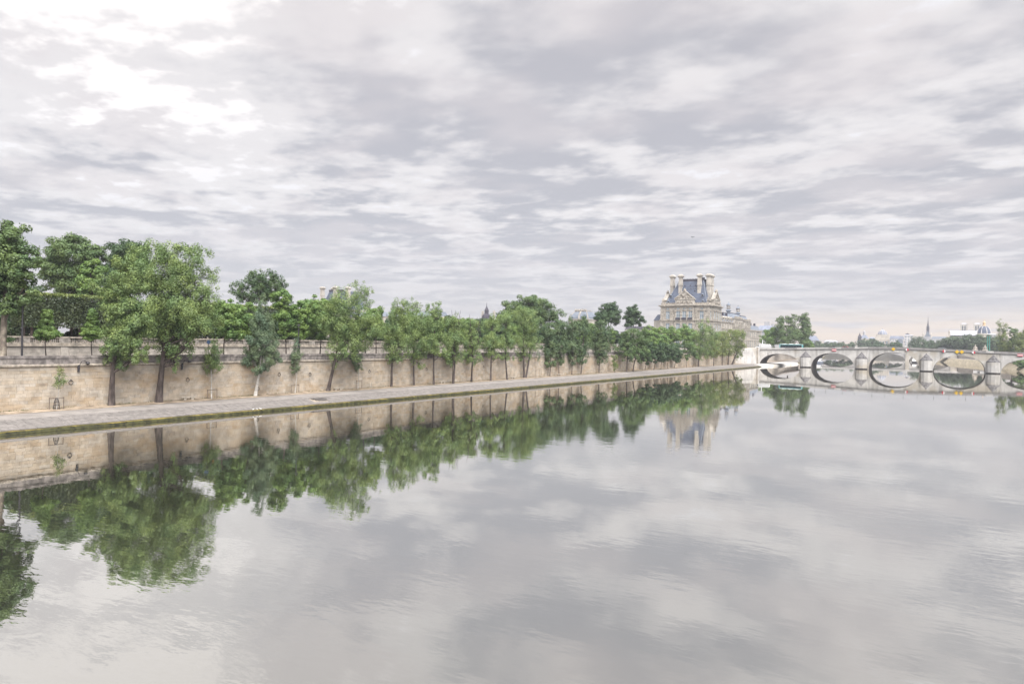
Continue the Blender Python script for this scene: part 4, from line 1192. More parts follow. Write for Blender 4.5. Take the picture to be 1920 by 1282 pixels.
# round roof windows and small vents
oc = MB()
oc.lathe((0, 0, 0), [(.75, 0), (.75, .5), (.5, .75), (.1, .8)], 8)
om = oc.mesh('oeil_de_boeuf', M['lead'])
dk = MB()
dk.box(-.38, .38, -.1, .02, -.1, .6)
dkm = dk.mesh('pane', M['darklead'])


def on_roof(x, z):
    return 441.6 + (z - 38.7) / 15.5 * 6.6


for (x, z) in ((-160.6, 43.6), (-139.2, 43.8), (-161.6, 39.7), (-138.3, 39.8)):
    d_ = MB()
    d_.box(-.75, .75, -.9, .9, -.75, .55)
    d_.lathe((0, -.9, .5), [(.75, 0), (.75, .1), (.5, .5), (.05, .62)], 8)
    o = d_.build('dormer', M['lead'], pv)
    o.location = (x, on_roof(x, z), z)
    p_ = put('pane', dkm, o, loc=(0, -.92, -.3))
for z, xs in ((50.6, (-152.2, -148.6, -145.1)), (48.6, (-152.9, -151.2, -149.4, -147.6, -145.8, -144.2)), (46.9, (-145.0, -152.9)), (44.9, (-146.1, -153.0))):
    for x in xs:
        d_ = MB()
        d_.box(-.34, .34, -.45, .4, -.3, .3)
        o = d_.build('roof_vent', M['lead'] if z in (48.6, 44.9) else M['darklead'], pv)
        o.location = (x, on_roof(x, z), z)
for (y, z) in ((447, 46), (452, 49), (456, 45), (450, 42.5), (455, 51)):
    d_ = MB()
    d_.box(-.4, .45, -.34, .34, -.3, .3)
    o = d_.build('roof_vent', M['lead'], pv)
    o.location = (-136.0 - (z - 38.7) / 15.5 * 4.4, y, z)
# lower wing on the garden side
b = MB()
b.box(-173.5, PX0 - .02, 446, 466, 7, 27.5)
b.build('side_wing', M['palace'], pv)
b = MB()
b.frustum((-173.8, PX0 - .03, 445.6, 466.4), 27.5, (-171.6, PX0 - .03, 448, 464), 31.5)
b.build('side_wing_roof', M['slate'], pv)

# ------------------------------------------------------------------ long riverside gallery
gl = thing('palace_gallery', 'long riverside palace wing running back from the tall pavilion', 'palace')
GX = -134.4
b = MB()
b.box(GX - 15, GX, 468.02, 546, 7, 27.8)
b.box(GX - 15, GX - .02, 546.02, 586, 7, 23.6)
for y0, y1, h in ((500, 523, 31.0), (526, 546, 30.2)):
    b.box(GX - 15.5, GX + .9, y0, y1, 7, h)
b.build('wall', M['palace'], gl)
b = MB()
b.box(GX - 15.3, GX + .6, 468.03, 499.9, 27.2, 27.9)
b.box(GX - 15.3, GX + .6, 546.1, 586.4, 23.1, 23.8)
for y0, y1, h in ((500, 523, 31.0), (526, 546, 30.2)):
    b.box(GX - 15.9, GX + 1.5, y0 - .4, y1 + .4, h - .5, h + .2)
    b.box(GX - 15.9, GX + 1.3, y0 - .3, y1 + .3, 24.0, 24.5)
b.box(GX, GX + .4, 468.03, 586, 17.2, 17.8)
b.build('cornice', M['palace_trim'], gl)
b = MB()
b.frustum((GX - 15, GX, 468.1, 499.9), 27.9, (GX - 12.5, GX - 1.6, 468.1, 499.9), 31.8)
b.frustum((GX - 12.4, GX - 1.7, 468.1, 499.9), 31.8, (GX - 7.2, GX - 7, 468.1, 499.9), 33.2)
b.frustum((GX - 14.6, GX - .4, 546.2, 585.6), 23.8, (GX - 12, GX - 2.4, 546.2, 583), 27.4)
b.frustum((GX - 15.2, GX + .6, 500.4, 522.6), 31.2, (GX - 12, GX - 2.2, 504, 519), 34.6)
b.frustum((GX - 15.2, GX + .6, 526.4, 545.6), 30.4, (GX - 12, GX - 2.2, 529, 543), 33.6)
b.build('roof', M['lead'], gl)
b = MB()
b.box(GX - 8, GX - 6, 468.2, 499.8, 33.0, 33.5)
b.box(GX - 12.2, GX - 2, 503.8, 519.2, 34.6, 35.0)
b.box(GX - 12.2, GX - 2, 528.8, 543.2, 33.6, 34.0)
for y in (473, 483, 493, 550, 562, 575):
    zt = 34.5 if y < 500 else 29.5
    b.box(GX - 4, GX - 2.6, y, y + 1.6, zt - 5, zt)
b.build('ridge', M['darklead'], gl)
for i in range(19):
    y = 471 + i * 6.1
    if y > 583:
        break
    z0 = GX + (.9 if (500 < y < 523 or 526 < y < 546) else 0.0)
    window(gl, z0 if y < 546 else GX - .02, y, 19.0, 2.0, 3.6, R(90))
    window(gl, z0 if y < 546 else GX - .02, y, 9.8, 2.2, 5.4, R(90))
    if y < 500:
        d_ = MB()
        d_.box(-.9, .9, -1.2, 1.2, -1.0, 1.3)
        d_.prism([(-1.2, 1.3), (1.2, 1.3), (0, 2.3)], -1.3, 1.2)
        o = d_.build('dormer', M['palace_trim'], gl)
        o.location = (GX - .9, y, 29.2)
        o.rotation_euler = (0, 0, R(90))
        put('pane', dkm, o, loc=(0, -1.25, -.4))
    if 546 > y > 500:
        window(gl, z0, y, 25.6, 1.6, 2.6, R(90))
gp = MB()
gp.box(-.5, .5, -.5, 0, 8, 17.1)
gp.box(-.45, .45, -.4, 0, 17.9, 27.1)
gpm = gp.mesh('pilaster', M['palace_trim'])
for i in range(12):
    y = 474 + i * 6.1
    xx = GX + (.9 if (500 < y < 523 or 526 < y < 546) else 0.0)
    o = put('pilaster', gpm, gl, loc=(xx, y, 0))
    o.rotation_euler = (0, 0, R(90))
r2 = random.Random(8)
sb = MB()
for i in range(26):
    y = 502 + i * 1.7
    zt = (31.2 if y < 524 else 30.4)
    if 523 < y < 526:
        continue
    r = r2.uniform(.4, .75)
    sb.lathe((GX + .6, y, zt + r), [(.1, -r), (r, -r * .4), (r, r * .3), (.1, r)], 6)
sb.build('roof_sculpture', M['carving'], gl)
for (x, y, z0, z1) in ((GX - 7, 512.5, 34.9, 43.8), (GX - 5.5, 533.2, 33.9, 42.2)):
    s = (z1 - z0) / 9
    c = MB()
    c.lathe((x, y, z0), [(3.4, -.6 * s), (2.6, 0.2 * s), (1.5, .7 * s), (1.1, 1.2 * s), (1.7, 1.6 * s), (2.1, 2.1 * s), (1.5, 2.7 * s), (1.0, 3.1 * s), (1.35, 3.4 * s)], 10)
    c.lathe((x, y, z0), [(1.5, 6.0 * s), (1.6, 6.3 * s), (1.2, 6.9 * s), (.7, 7.5 * s), (.25, 7.9 * s), (.2, 8.4 * s), (.05, 9.0 * s)], 10)
    o = c.build('lantern_cupola', M['lead'], gl)
    for k in range(6):
        a = math.pi * 2 * k / 6
        q = MB()
        q.tube([(x + 1.15 * math.cos(a), y + 1.15 * math.sin(a), z0 + 3.3 * s), (x + 1.15 * math.cos(a), y + 1.15 * math.sin(a), z0 + 6.1 * s)], [.2, .2], 5)
        q.build('column', M['palace_trim'], o)

# ================================================================== stone bridge
BY0, BY1 = 405.0, 422.0
ARCH = [(-93.5, -71.8, 7.1), (-66.1, -44.9, 8.2), (-38.0, -14.9, 9.25), (-9.0, 12.8, 8.4), (18.9, 40.0, 7.2)]
CW = [-69.0, -41.4, -12.0, 15.8]


def ptop(x):
    k = .031 if x < -26.5 else .0335
    return 12.05 - k * (math.sqrt((x + 26.5) ** 2 + 64) - 8)


br = thing('stone_bridge', 'pale five arched stone bridge with conical capped piers crossing the river', 'bridge')


def soffit(x):
    for a, b_, c in ARCH:
        if a < x < b_:
            m_ = (a + b_) / 2
            u = min(1, abs(x - m_) / ((b_ - a) / 2))
            return .35 + (c - .35) * (1 - u ** 2.15) ** (1 / 2.15)
    return None


xs = [-100.0, -96.0]
for a, b_, c in ARCH:
    mid, ha = (a + b_) / 2, (b_ - a) / 2
    xs += [a] + [mid - ha * math.cos(math.pi * i / 36) for i in range(1, 36)] + [b_]
xs += [46.0, 53.0]
f = MB()
for x0, x1 in zip(xs, xs[1:]):
    ia = any(abs(x0 - a) < 1e-6 or (a < x0 < b_) for a, b_, c in ARCH)
    ib = any(abs(x1 - b_) < 1e-6 or (a < x1 < b_) for a, b_, c in ARCH)
    if ia and ib:
        z0 = soffit(x0) if soffit(x0) else .35
        z1 = soffit(x1) if soffit(x1) else .35
    else:
        z0 = z1 = -.8
    t0, t1 = ptop(x0) - 1.15, ptop(x1) - 1.15
    f.face([(x0, BY0, z0), (x1, BY0, z1), (x1, BY0, t1), (x0, BY0, t0)])
    f.face([(x1, BY1, z1), (x0, BY1, z0), (x0, BY1, t0), (x1, BY1, t1)])
f.build('spandrel_wall', M['bridge'], br)
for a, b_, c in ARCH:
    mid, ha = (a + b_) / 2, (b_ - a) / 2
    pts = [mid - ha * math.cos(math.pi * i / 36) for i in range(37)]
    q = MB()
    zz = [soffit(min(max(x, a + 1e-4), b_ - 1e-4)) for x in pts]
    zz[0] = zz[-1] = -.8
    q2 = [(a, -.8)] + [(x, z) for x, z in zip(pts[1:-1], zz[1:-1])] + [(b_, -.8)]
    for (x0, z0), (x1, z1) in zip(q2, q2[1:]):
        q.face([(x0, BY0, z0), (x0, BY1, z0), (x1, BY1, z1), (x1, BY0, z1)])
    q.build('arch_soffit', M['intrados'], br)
    # arch ring of wedge stones, slightly proud
    rg = MB()
    for i in range(1, 35):
        x0, x1, z0, z1 = pts[i], pts[i + 1], zz[i], zz[i + 1]
        n0 = Vector(((x0 - mid) / ha ** 1.0, 0, (z0 + .5) / c * 1.0)).normalized() * .95
        n1 = Vector(((x1 - mid) / ha ** 1.0, 0, (z1 + .5) / c * 1.0)).normalized() * .95
        rg.tone = rnd.random()
        rg.idx([(x0, BY0 - .06, z0), (x1, BY0 - .06, z1), (x1 + n1.x, BY0 - .06, z1 + n1.z), (x0 + n0.x, BY0 - .06, z0 + n0.z),
                (x0, BY0 + .1, z0), (x1, BY0 + .1, z1), (x1 + n1.x, BY0 + .1, z1 + n1.z), (x0 + n0.x, BY0 + .1, z0 + n0.z)],
               [(0, 1, 2, 3), (3, 2, 6, 7), (0, 4, 5, 1)])
    rg.build('arch_ring', M['bridge'], br)
n = 60
for (ya, yb) in ((BY0 - .45, BY0 + .1), (BY1 - .1, BY1 + .45)):
    c = MB()
    for i in range(n):
        x0, x1 = -96 + i * 146 / n, -96 + (i + 1) * 146 / n
        a, b_ = ptop(x0) - 1.15, ptop(x1) - 1.15
        c.idx([(x0, ya, a), (x1, ya, b_), (x1, yb, b_), (x0, yb, a), (x0, ya, a + .32), (x1, ya, b_ + .32), (x1, yb, b_ + .32), (x0, yb, a + .32)],
              [(0, 3, 2, 1), (4, 5, 6, 7), (0, 1, 5, 4), (2, 3, 7, 6)])
    c.build('cornice', M['bridge_grey'], br)
d = MB()
for i in range(n):
    x0, x1 = -100 + i * 153 / n, -100 + (i + 1) * 153 / n
    d.face([(x0, BY0, ptop(x0) - 1.05), (x1, BY0, ptop(x1) - 1.05), (x1, BY1, ptop(x1) - 1.05), (x0, BY1, ptop(x0) - 1.05)])
d.build('roadway', M['road'], br)
i = 0
x = -96.0
while x < 50:
    L = 3.2
    for ya in (BY0 - .12, BY1 - .4):
        a, b_ = ptop(x), ptop(x + L)
        q = MB()
        q.idx([(x + .02, ya, a - .83), (x + L - .02, ya, b_ - .83), (x + L - .02, ya + .5, b_ - .83), (x + .02, ya + .5, a - .83),
               (x + .02, ya, a), (x + L - .02, ya, b_), (x + L - .02, ya + .5, b_), (x + .02, ya + .5, a)],
              [(0, 3, 2, 1), (4, 5, 6, 7), (0, 1, 5, 4), (1, 2, 6, 5), (2, 3, 7, 6), (3, 0, 4, 7)])
        pale = (x < -30 and rnd.random() < .55) or rnd.random() < .12
        q.build('parapet_block', M['bridge_white'] if pale else M['bridge_grey'], br)
    x += L
    i += 1
for cx in CW:
    for s, yy in ((1, BY0), (-1, BY1)):
        a0 = math.pi if s == 1 else 0
        q = MB()
        q.lathe((cx, yy - s * .4, 0), [(2.7, .45), (2.65, 5.45)], 5, a0, math.pi, sy=.95)
        o = q.build('cutwater', M['bridge'], br)
        q = MB()
        q.lathe((cx, yy - s * .4, 0), [(2.95, -.8), (2.9, .5), (2.6, .52)], 5, a0, math.pi, sy=.98)
        q.build('pier_foot', M['wet'], br)
        q = MB()
        pr = [(2.65, 5.4), (2.85, 5.5), (2.85, 5.7)]
        for k in range(7):
            r = 2.8 * (1 - k / 7)
            pr += [(r, 5.72 + k * .48), (max(.05, r - .22), 5.72 + k * .48 + .36)]
        pr += [(.03, 9.15)]
        q.lathe((cx, yy + s * .1, 0), pr, 7, a0, math.pi, sy=1.0)
        q.build('pier_cap', M['cone'], br)

# navigation signs
def diamond(x, z, r, colr, col2, label, grp=None):
    q = MB()
    t = thing('navigation_sign', label, 'sign', grp, (x, BY0 - .62, z))
    q.prism([(-r, 0), (0, -r), (0, r)], 0, .08)
    q.build('left_half', M[colr], t)
    q = MB()
    q.prism([(0, -r), (r, 0), (0, r)], 0, .08)
    q.build('right_half', M[col2], t)


diamond(-26.7, 10.95, .95, 'yellow', 'yellow', 'single yellow diamond sign above the middle arch of the bridge')
diamond(1.0, 10.2, .95, 'yellow', 'yellow', 'left one of two yellow diamond signs side by side above an arch')
diamond(2.95, 10.2, .95, 'yellow', 'yellow', 'right one of two yellow diamond signs side by side above an arch')
diamond(-20.5, 10.8, .85, 'white', 'red', 'small white and red diamond sign right of the single yellow diamond')
diamond(-4.5, 10.4, .85, 'red', 'white', 'small red and white diamond sign left of the yellow pair')
diamond(7.8, 10.05, .85, 'white', 'red', 'small white and red diamond sign right of the yellow pair')
for x, z, lab in ((-54.7, 9.85, 'red board with white bar above the second arch from the left'), (26.2, 9.2, 'red board with white bar above the last arch at the right edge')):
    t = thing('no_entry_sign', lab, 'sign', None, (x, BY0 - .62, z))
    q = MB()
    q.box(-1.1, 1.1, 0, .08, .2, .55)
    q.box(-1.1, 1.1, 0, .08, -.55, -.2)
    q.build('red_field', M['red'], t)
    q = MB()
    q.box(-1.1, 1.1, -.005, .085, -.198, .198)
    q.build('white_bar', M['white'], t)
# lamp posts along the far side of the bridge
LPX = [-66.5, -60.8, -52.2, -46.2, -37.6, -31.4, -22.7, -16.3, -8.9, -2.1, 5.0]
lq = MB()
lq.tube([(0, 0, 0), (0, 0, 1), (0, 0, 3.6)], [.09, .06, .04], 6)
lm1 = lq.mesh('post', M['greyiron'])
lq = MB()
lq.lathe((0, 0, 3.6), [(.08, 0), (.2, .35), (.22, .4), (.02, .62)], 6)
lm2 = lq.mesh('lantern', M['iron'])
ordn = ['first', 'second', 'third', 'fourth', 'fifth', 'sixth', 'seventh', 'eighth', 'ninth', 'tenth', 'eleventh', 'twelfth']
for i, x in enumerate(LPX):
    t = thing('bridge_lamp', 'thin lamp post on the bridge parapet, %s from the left after the bus' % ordn[i], 'lamp post', 'thin lamp posts on the bridge', (x, BY1 - 2.5, ptop(x) - 1.05))
    put('post', lm1, t)
    put('lantern', lm2, t)

# bus
bz = ptop(-78) - 1.05
t = thing('bus', 'white and teal city bus crossing the left end of the bridge', 'bus', None, (-77.9, 411.5, bz))
q = MB()
q.prism([(-6.1, .35), (6.1, .35), (6.1, 2.7), (5.95, 2.95), (5.7, 3.05), (-5.8, 3.05), (-6.0, 2.9), (-6.1, 2.6)], -1.25, 1.25)
q.build('body', M['buswhite'], t)
q = MB()
q.box(-6.13, 6.13, -1.29, 1.29, 2.62, 2.85)
q.box(-6.14, -5.75, -1.28, 1.28, .8, 2.54)
q.box(5.85, 6.14, -1.28, 1.28, .8, 2.54)
q.box(-5.7, 5.8, -1.27, 1.27, .4, .75)
q.build('teal_trim', M['teal'], t)
for k in range(8):
    q = MB()
    x0 = -5.65 + k * 1.43
    q.box(x0, x0 + 1.4, -1.29, -1.2, .95, 2.6)
    q.build('window', M['darkglass'], t)
for k in range(3):
    q = MB()
    q.box(-4.5 + k * 3.4, -2.6 + k * 3.4, -.8, .8, 3.05, 3.25)
    q.build('roof_unit', M['buswhite'], t)
for x in (-3.6, 3.4):
    for s in (-1, 1):
        q = MB()
        q.lathe((0, 0, 0), [(.1, -.15), (.48, -.15), (.5, 0), (.48, .15), (.1, .15)], 12)
        o = q.build('wheel', M['rubber'], t)
        o.location = (x, s * 1.12, .5)
        o.rotation_euler = (R(90), 0, 0)
# lorry with ladder mast
bz = ptop(-93) - 1.05
t = thing('lorry', 'white lorry with sloping front and a short roof mast at the left bridge end', 'lorry', None, (-93.0, 411.0, bz))
q = MB()
q.prism([(-4.2, .5), (-1.6, .5), (-1.6, 2.9), (-2.2, 2.9), (-3.4, 1.9), (-4.2, 1.4)], -1.15, 1.15)
q.build('cab', M['buswhite'], t)
q = MB()
q.prism([(-1.4, .6), (3.9, .6), (3.9, 2.6), (3.4, 3.25), (-1.2, 3.35), (-1.4, 3.2)], -1.2, 1.2)
q.build('box_body', M['buswhite'], t)
q = MB()
q.prism([(-3.3, 1.9), (-2.3, 1.9), (-2.3, 2.7)], -1.17, 1.17)
q.build('cab_window', M['darkglass'], t)
q = MB()
q.tube([(-.6, 0, 3.3), (-.6, 0, 5.2)], [.22, .16], 6)
q.lathe((-.6, 0, 5.2), [(.2, 0), (.3, .15), (.05, .4)], 6)
q.box(-2.1, -1.5, -.3, .3, 2.95, 3.5)
q.build('mast', M['buswhite'], t)
for x in (-3.2, 1.2, 2.6):
    for s in (-1, 1):
        q = MB()
        q.lathe((0, 0, 0), [(.1, -.15), (.46, -.15), (.48, 0), (.46, .15), (.1, .15)], 12)
        o = q.build('wheel', M['rubber'], t)
        o.location = (x, s * 1.02, .48)
        o.rotation_euler = (R(90), 0, 0)
# red car
bz = ptop(-49.6) - 1.05
t = thing('red_car', 'small red car whose roof shows above the bridge parapet', 'car', None, (-49.6, 411.0, bz))
q = MB()
q.prism([(-2.0, .3), (2.0, .3), (2.05, .8), (1.2, .95), (.6, 1.48), (-1.1, 1.5), (-1.9, 1.0), (-2.05, .7)], -.85, .85)
q.build('body', M['red'], t)
q = MB()
q.prism([(-1.5, 1.0), (.95, 1.0), (.5, 1.4), (-1.0, 1.42)], -.87, .87)
q.build('window', M['darkglass'], t)
for x in (-1.3, 1.3):
    for s in (-1, 1):
        q = MB()
        q.lathe((0, 0, 0), [(.1, -.1), (.31, -.1), (.31, .1), (.1, .1)], 10)
        o = q.build('wheel', M['rubber'], t)
        o.location = (x, s * .78, .31)
        o.rotation_euler = (R(90), 0, 0)

# ================================================================== distant buildings
def block(name, label, x0, x1, y, ztop, depth, wm, rm=None, rh=0.0, nx=4, floors=2, ww=1.3, wh=2.4, cat='building', inset=1.5, z0=7.0, parts=None):
    t = thing(name, label, cat)
    b = MB()
    b.box(x0, x1, y, y + depth, z0, ztop)
    b.build('wall', M[wm], t)
    if rm:
        b = MB()
        b.frustum((x0 - .4, x1 + .4, y - .4, y + depth + .4), ztop, (x0 + inset, x1 - inset, y + inset, y + depth - inset), ztop + rh)
        b.build('roof', M[rm], t)
    w = MB()
    w.box(-ww / 2, ww / 2, -.12, .05, 0, wh)
    wm_ = w.mesh('window', M['glass'])
    for j in range(floors):
        z = ztop - 1.2 - wh - j * (wh + 1.6)
        for i in range(nx):
            put('window', wm_, t, loc=(x0 + (i + .5) * (x1 - x0) / nx, y, z))
    return t


# pavilion at the far side of the garden, half hidden by trees
t = thing('garden_side_pavilion', 'slate roof and tall stone chimneys peeping above the trees left of centre', 'palace')
b = MB()
b.box(-460, -428, 402, 430, 7, 36)
b.build('wall', M['palace'], t)
b = MB()
b.frustum((-458, -430, 403, 429), 36, (-452, -436, 407, 425), 51.5)
b.build('roof', M['slate'], t)
b = MB()
b.box(-452.4, -435.6, 406.5, 407.2, 51.2, 52.6)
b.build('ridge', M['darklead'], t)
cm = chim(2.6, 2.6, 37, 55)
for x, y in ((-455.2, 402), (-450, 410), (-439.5, 402.2), (-432.5, 410)):
    put('chimney', cm, t, loc=(x, y, 0))
b = MB()
b.box(-427.9, -330, 404, 418, 7, 29.5)
b.build('wing', M['palace'], t)
b = MB()
b.frustum((-427.9, -330, 403.5, 418.5), 29.5, (-427.9, -331, 407, 415), 33)
b.build('wing_roof', M['lead'], t)
# dark spire
t = thing('lantern_spire', 'small dark lantern spire rising behind the row of poplars', 'spire')
b = MB()
b.lathe((-318.2, 452, 0), [(5, 7), (5, 28.5), (4.4, 29), (3.4, 32), (2.0, 33), (1.7, 33.4), (1.7, 35.6), (1.9, 35.8), (1.1, 37.4), (.7, 38.2), (.3, 39.5), (.06, 42.3)], 8)
b.build('spire', M['darklead'], t)
b = MB()
b.box(-330, -306, 455, 470, 7, 28)
b.build('wall', M['palace'], t)
b = MB()
b.frustum((-330, -306, 455, 470), 28, (-327, -309, 460, 465), 31)
b.build('roof', M['lead'], t)
for x in (-324.0, -312.6):
    b = MB()
    b.box(x - .7, x + .7, 454, 455.5, 26, 35.6)
    b.build('chimney', M['palace'], t)
# square dome
t = thing('square_dome', 'square grey blue dome with carved crest showing above the treetops', 'dome')
b = MB()
b.box(-259, -241.5, 482, 499, 7, 29.4)
b.box(-259.6, -240.9, 481.4, 499.6, 29.4, 30.0)
b.build('wall', M['palace'], t)
b = MB()
pr = [(8.2, 30.0), (8.0, 31.5), (7.3, 33.2), (6.2, 34.8), (4.9, 36.1)]
for (r0, z0), (r1, z1) in zip(pr, pr[1:]):
    b.frustum((-250.2 - r0, -250.2 + r0, 490.5 - r0, 490.5 + r0), z0, (-250.2 - r1, -250.2 + r1, 490.5 - r1, 490.5 + r1), z1)
b.build('dome', M['lead'], t)
b = MB()
for s in (-1, 0, 1):
    pts = [(-250.2 + s * (r - .2 if s else 0), 490.5 - r - .05, z) for r, z in pr]
    b.tube(pts, [.6 if s == 0 else .35] * 5, 5)
b.build('rib', M['palace_trim'], t)
b = MB()
r2 = random.Random(3)
for i in range(7):
    b.lathe((-254.9 + i * 1.55, 485.6, 36.4), [(.5, -.5), (.8, .2), (.5, 1.1 + r2.uniform(0, .5)), (.1, 1.8)], 6)
b.box(-255.1, -245.3, 485.5, 495.5, 36.0, 36.8)
b.build('crest', M['carving'], t)
block('low_palace_wing', 'low dark roof in the gap just left of the tall pavilion', -262, -225, 600, 24.8, 14, 'palace', 'darklead', 2.6, 9, 1)
b = MB()
b.box(-229.9, -228.6, 601, 602.5, 27, 29.2)
t2 = block('city_block', 'blue grey mansard block right of the palace gallery end', -190, -170, 800, 29.0, 30, 'grey', 'zinc', 5.2, 6, 3, inset=4)
q = MB()
q.box(-182, -177, 806, 812, 34.2, 38.6)
q.box(-174.5, -172, 806, 812, 33.0, 36.4)
q.build('roof_house', M['grey'], t2)
block('city_block', 'hazy grey block right of the big plane trees behind the bridge', -152, -142.5, 900, 19.0, 25, 'grey', 'zinc', 6.0, 4, 3, inset=3)
block('city_block', 'faint low roof on the horizon above the far hazy trees', -222, -198, 1500, 21.5, 20, 'grey', 'palezinc', 3.6, 5, 1, inset=4)
# group on the island
t = thing('turret_house', 'pale round fronted house with a pointed turret and small lantern roof', 'building')
b = MB()
b.box(-130.5, -105, 1200, 1222, 6, 25.5)
b.build('wall', M['cream'], t)
b = MB()
b.lathe((-125.9, 1201, 0), [(2.7, 7), (2.7, 27.5), (3.0, 27.6), (1.2, 31.4), (.05, 34.8)], 10)
b.build('turret', M['darklead'], t)
b = MB()
b.frustum((-125, -113.5, 1200, 1212), 25.5, (-122.5, -117.5, 1203, 1209), 31)
b.frustum((-113, -105, 1200, 1215), 25.5, (-111, -107, 1203, 1212), 28)
b.build('roof', M['zinc'], t)
b = MB()
b.lathe((-120.3, 1206, 31), [(1.7, 0), (1.7, 4.6), (2.0, 4.8), (1.1, 6.6), (.3, 7.6), (.06, 10.5)], 8)
b.build('lantern', M['grey'], t)
for i in range(5):
    b = MB()
    b.box(-129.5 + i * 5, -128 + i * 5, 1199.85, 1200.05, 18.5, 22)
    b.build('window', M['glass'], t)
t = thing('domed_court', 'stone building crowned by a small grey ribbed dome', 'building')
b = MB()
b.box(-108, -89, 1250, 1268, 6, 33)
b.box(-110.5, -86.5, 1248, 1249.9, 6, 25)
b.build('wall', M['cream'], t)
b = MB()
b.lathe((-98.8, 1258, 33), [(7.2, 0), (7.2, .6), (6.6, 2.4), (5.4, 4.6), (3.4, 6.5), (1.2, 7.6), (.9, 9.0), (.1, 9.6)], 12)
b.build('dome', M['zinc'], t)
b = MB()
for i in range(5):
    a = math.pi + math.pi * (i + .5) / 5
    pts = [(-98.8 + r * math.cos(a), 1258 + r * math.sin(a), 33 + z) for r, z in ((7.3, .3), (6.8, 2.4), (5.6, 4.6), (3.6, 6.5), (1.3, 7.7))]
    b.tube(pts, [.4] * 5, 5)
b.build('rib', M['farwhite'], t)
for i in range(4):
    b = MB()
    b.box(-106.5 + i * 4.6, -104.5 + i * 4.6, 1247.85, 1248.05, 16, 22)
    b.build('window', M['glass'], t)
t = block('gabled_row', 'white far row of houses with a grey roof and round arched dormer', -86.5, -67.5, 1230, 26.0, 16, 'farwhite', 'zinc', 4.6, 6, 2, inset=1)
b = MB()
b.lathe((-72.5, 1229.6, 21.5), [(4.4, -.2), (4.4, .2)], 16)
o = b.build('arched_dormer', M['lead'], t)
o.location = (-72.5, 1229.6, 21.5)
o.data.transform(Matrix.Translation((72.5, -1229.6, -21.5)))
o.rotation_euler = (R(90), 0, 0)
t = block('corner_house', 'white corner house with a flat dark topped tower on the far bank', -67, -55, 1240, 31.8, 14, 'farwhite', 'palezinc', 1.2, 3, 4)
b = MB()
b.lathe((-63.2, 1246, 32.5), [(3.4, 0), (3.0, 1.4), (1.0, 2.6), (.1, 3.0)], 10)
b.build('cap', M['darklead'], t)
t = thing('chapel_spire', 'slender dark chapel spire, tallest point of the distant skyline', 'chapel')
b = MB()
b.box(-50, -38, 1500, 1528, 6, 34)
b.build('wall', M['grey'], t)
b = MB()
b.prism([(-48.5, 34), (-38, 34), (-43.2, 45)], 1500, 1530)
b.build('roof', M['lead'], t)
b = MB()
b.lathe((-43.2, 1512, 0), [(2.6, 38), (2.2, 46.5), (2.5, 47), (2.3, 53), (2.6, 53.6), (1.5, 54.4), (.9, 60), (.35, 66), (.05, 74)], 8)
b.build('spire', M['darklead'], t)
for x in (-50.3, -37.6):
    b = MB()
    b.lathe((x, 1502, 0), [(1.3, 30), (1.3, 37), (1.6, 37.3), (.5, 41), (.05, 45)], 8)
    b.build('pinnacle', M['cream'], t)
block('courthouse_wing', 'low pale building with grey roof just right of the chapel spire', -36, -12, 1450, 29.5, 18, 'farwhite', 'lead', 4.2, 8, 2, inset=2)
t = thing('cathedral', 'pale gothic cathedral front with two square towers far away', 'cathedral')
for k, x in enumerate((9.8, 36.7)):
    tw = MB()
    tw.box(x, x + 15.8, 2000, 2014, 6, 71.5)
    tw.box(x - .4, x + 16.2, 1999.6, 2014.4, 55.0, 56.2)
    tw.box(x - .4, x + 16.2, 1999.6, 2014.4, 71.5, 73.2)
    for xx in (x - .3, x + 14.3):
        tw.box(xx, xx + 1.9, 1999.2, 2001, 6, 74)
    tw_ = tw.build('tower', M['cream'], t)
    rf = MB()
    rf.frustum((x + 1.5, x + 14.3, 2001, 2013), 73.2, (x + 4, x + 11.8, 2004, 2010), 76)
    rf.build('tower_roof', M['palezinc'], tw_)
    for xx in (x + 4.0, x + 8.9):
        w = MB()
        w.prism([(xx, 57), (xx + 2.9, 57), (xx + 2.9, 68), (xx + 1.45, 70), (xx, 68)], 1999.9, 2000.3)
        w.build('belfry_opening', M['darkglass'], tw_)
b = MB()
b.box(12, 50, 2001, 2012, 6, 52)
b.build('nave_front', M['cream'], t)
t = thing('long_roofed_hall', 'long pale zinc roof of a hall left of the ribbed dome', 'building')
b = MB()
b.box(-6, 23.6, 1052, 1068, 6, 29.4)
b.box(-7.4, -5.2, 1050.5, 1062, 6, 33)
b.build('wall', M['cream'], t)
b = MB()
b.prism([(1051, 29.4), (1068, 29.4), (1061, 35.6), (1056, 35.6)], -5.8, 23.4, 'x')
b.build('roof', M['palezinc'], t)
b = MB()
b.lathe((-6.3, 1051.5, 33), [(1.3, 0), (.9, 1.6), (.2, 3.2), (.05, 4.6)], 8)
b.build('pinnacle', M['palace_trim'], t)
b = MB()
b.box(-5.6, 23.4, 1050.6, 1051.9, 28.6, 29.4)
b.build('gutter', M['darklead'], t)
for i in range(9):
    b = MB()
    b.box(-4 + i * 3, -2.6 + i * 3, 1051.8, 1052.05, 23, 27)
    b.build('window', M['glass'], t)
t = thing('ribbed_dome', 'slate dome with pale gilded ribs and lantern at the far right', 'dome')
b = MB()
b.lathe((31.2, 1068, 0), [(8.2, 7), (8.2, 30.5), (8.8, 31), (8.8, 32), (7.8, 32.3)], 20)
b.build('drum', M['cream'], t)
b = MB()
pr = [(7.7, 32.2), (7.6, 34.0), (6.9, 36.8), (5.6, 39.2), (3.9, 41.0), (2.2, 42.0)]
b.lathe((31.2, 1068, 0), pr, 20)
b.build('dome', M['slate'], t)
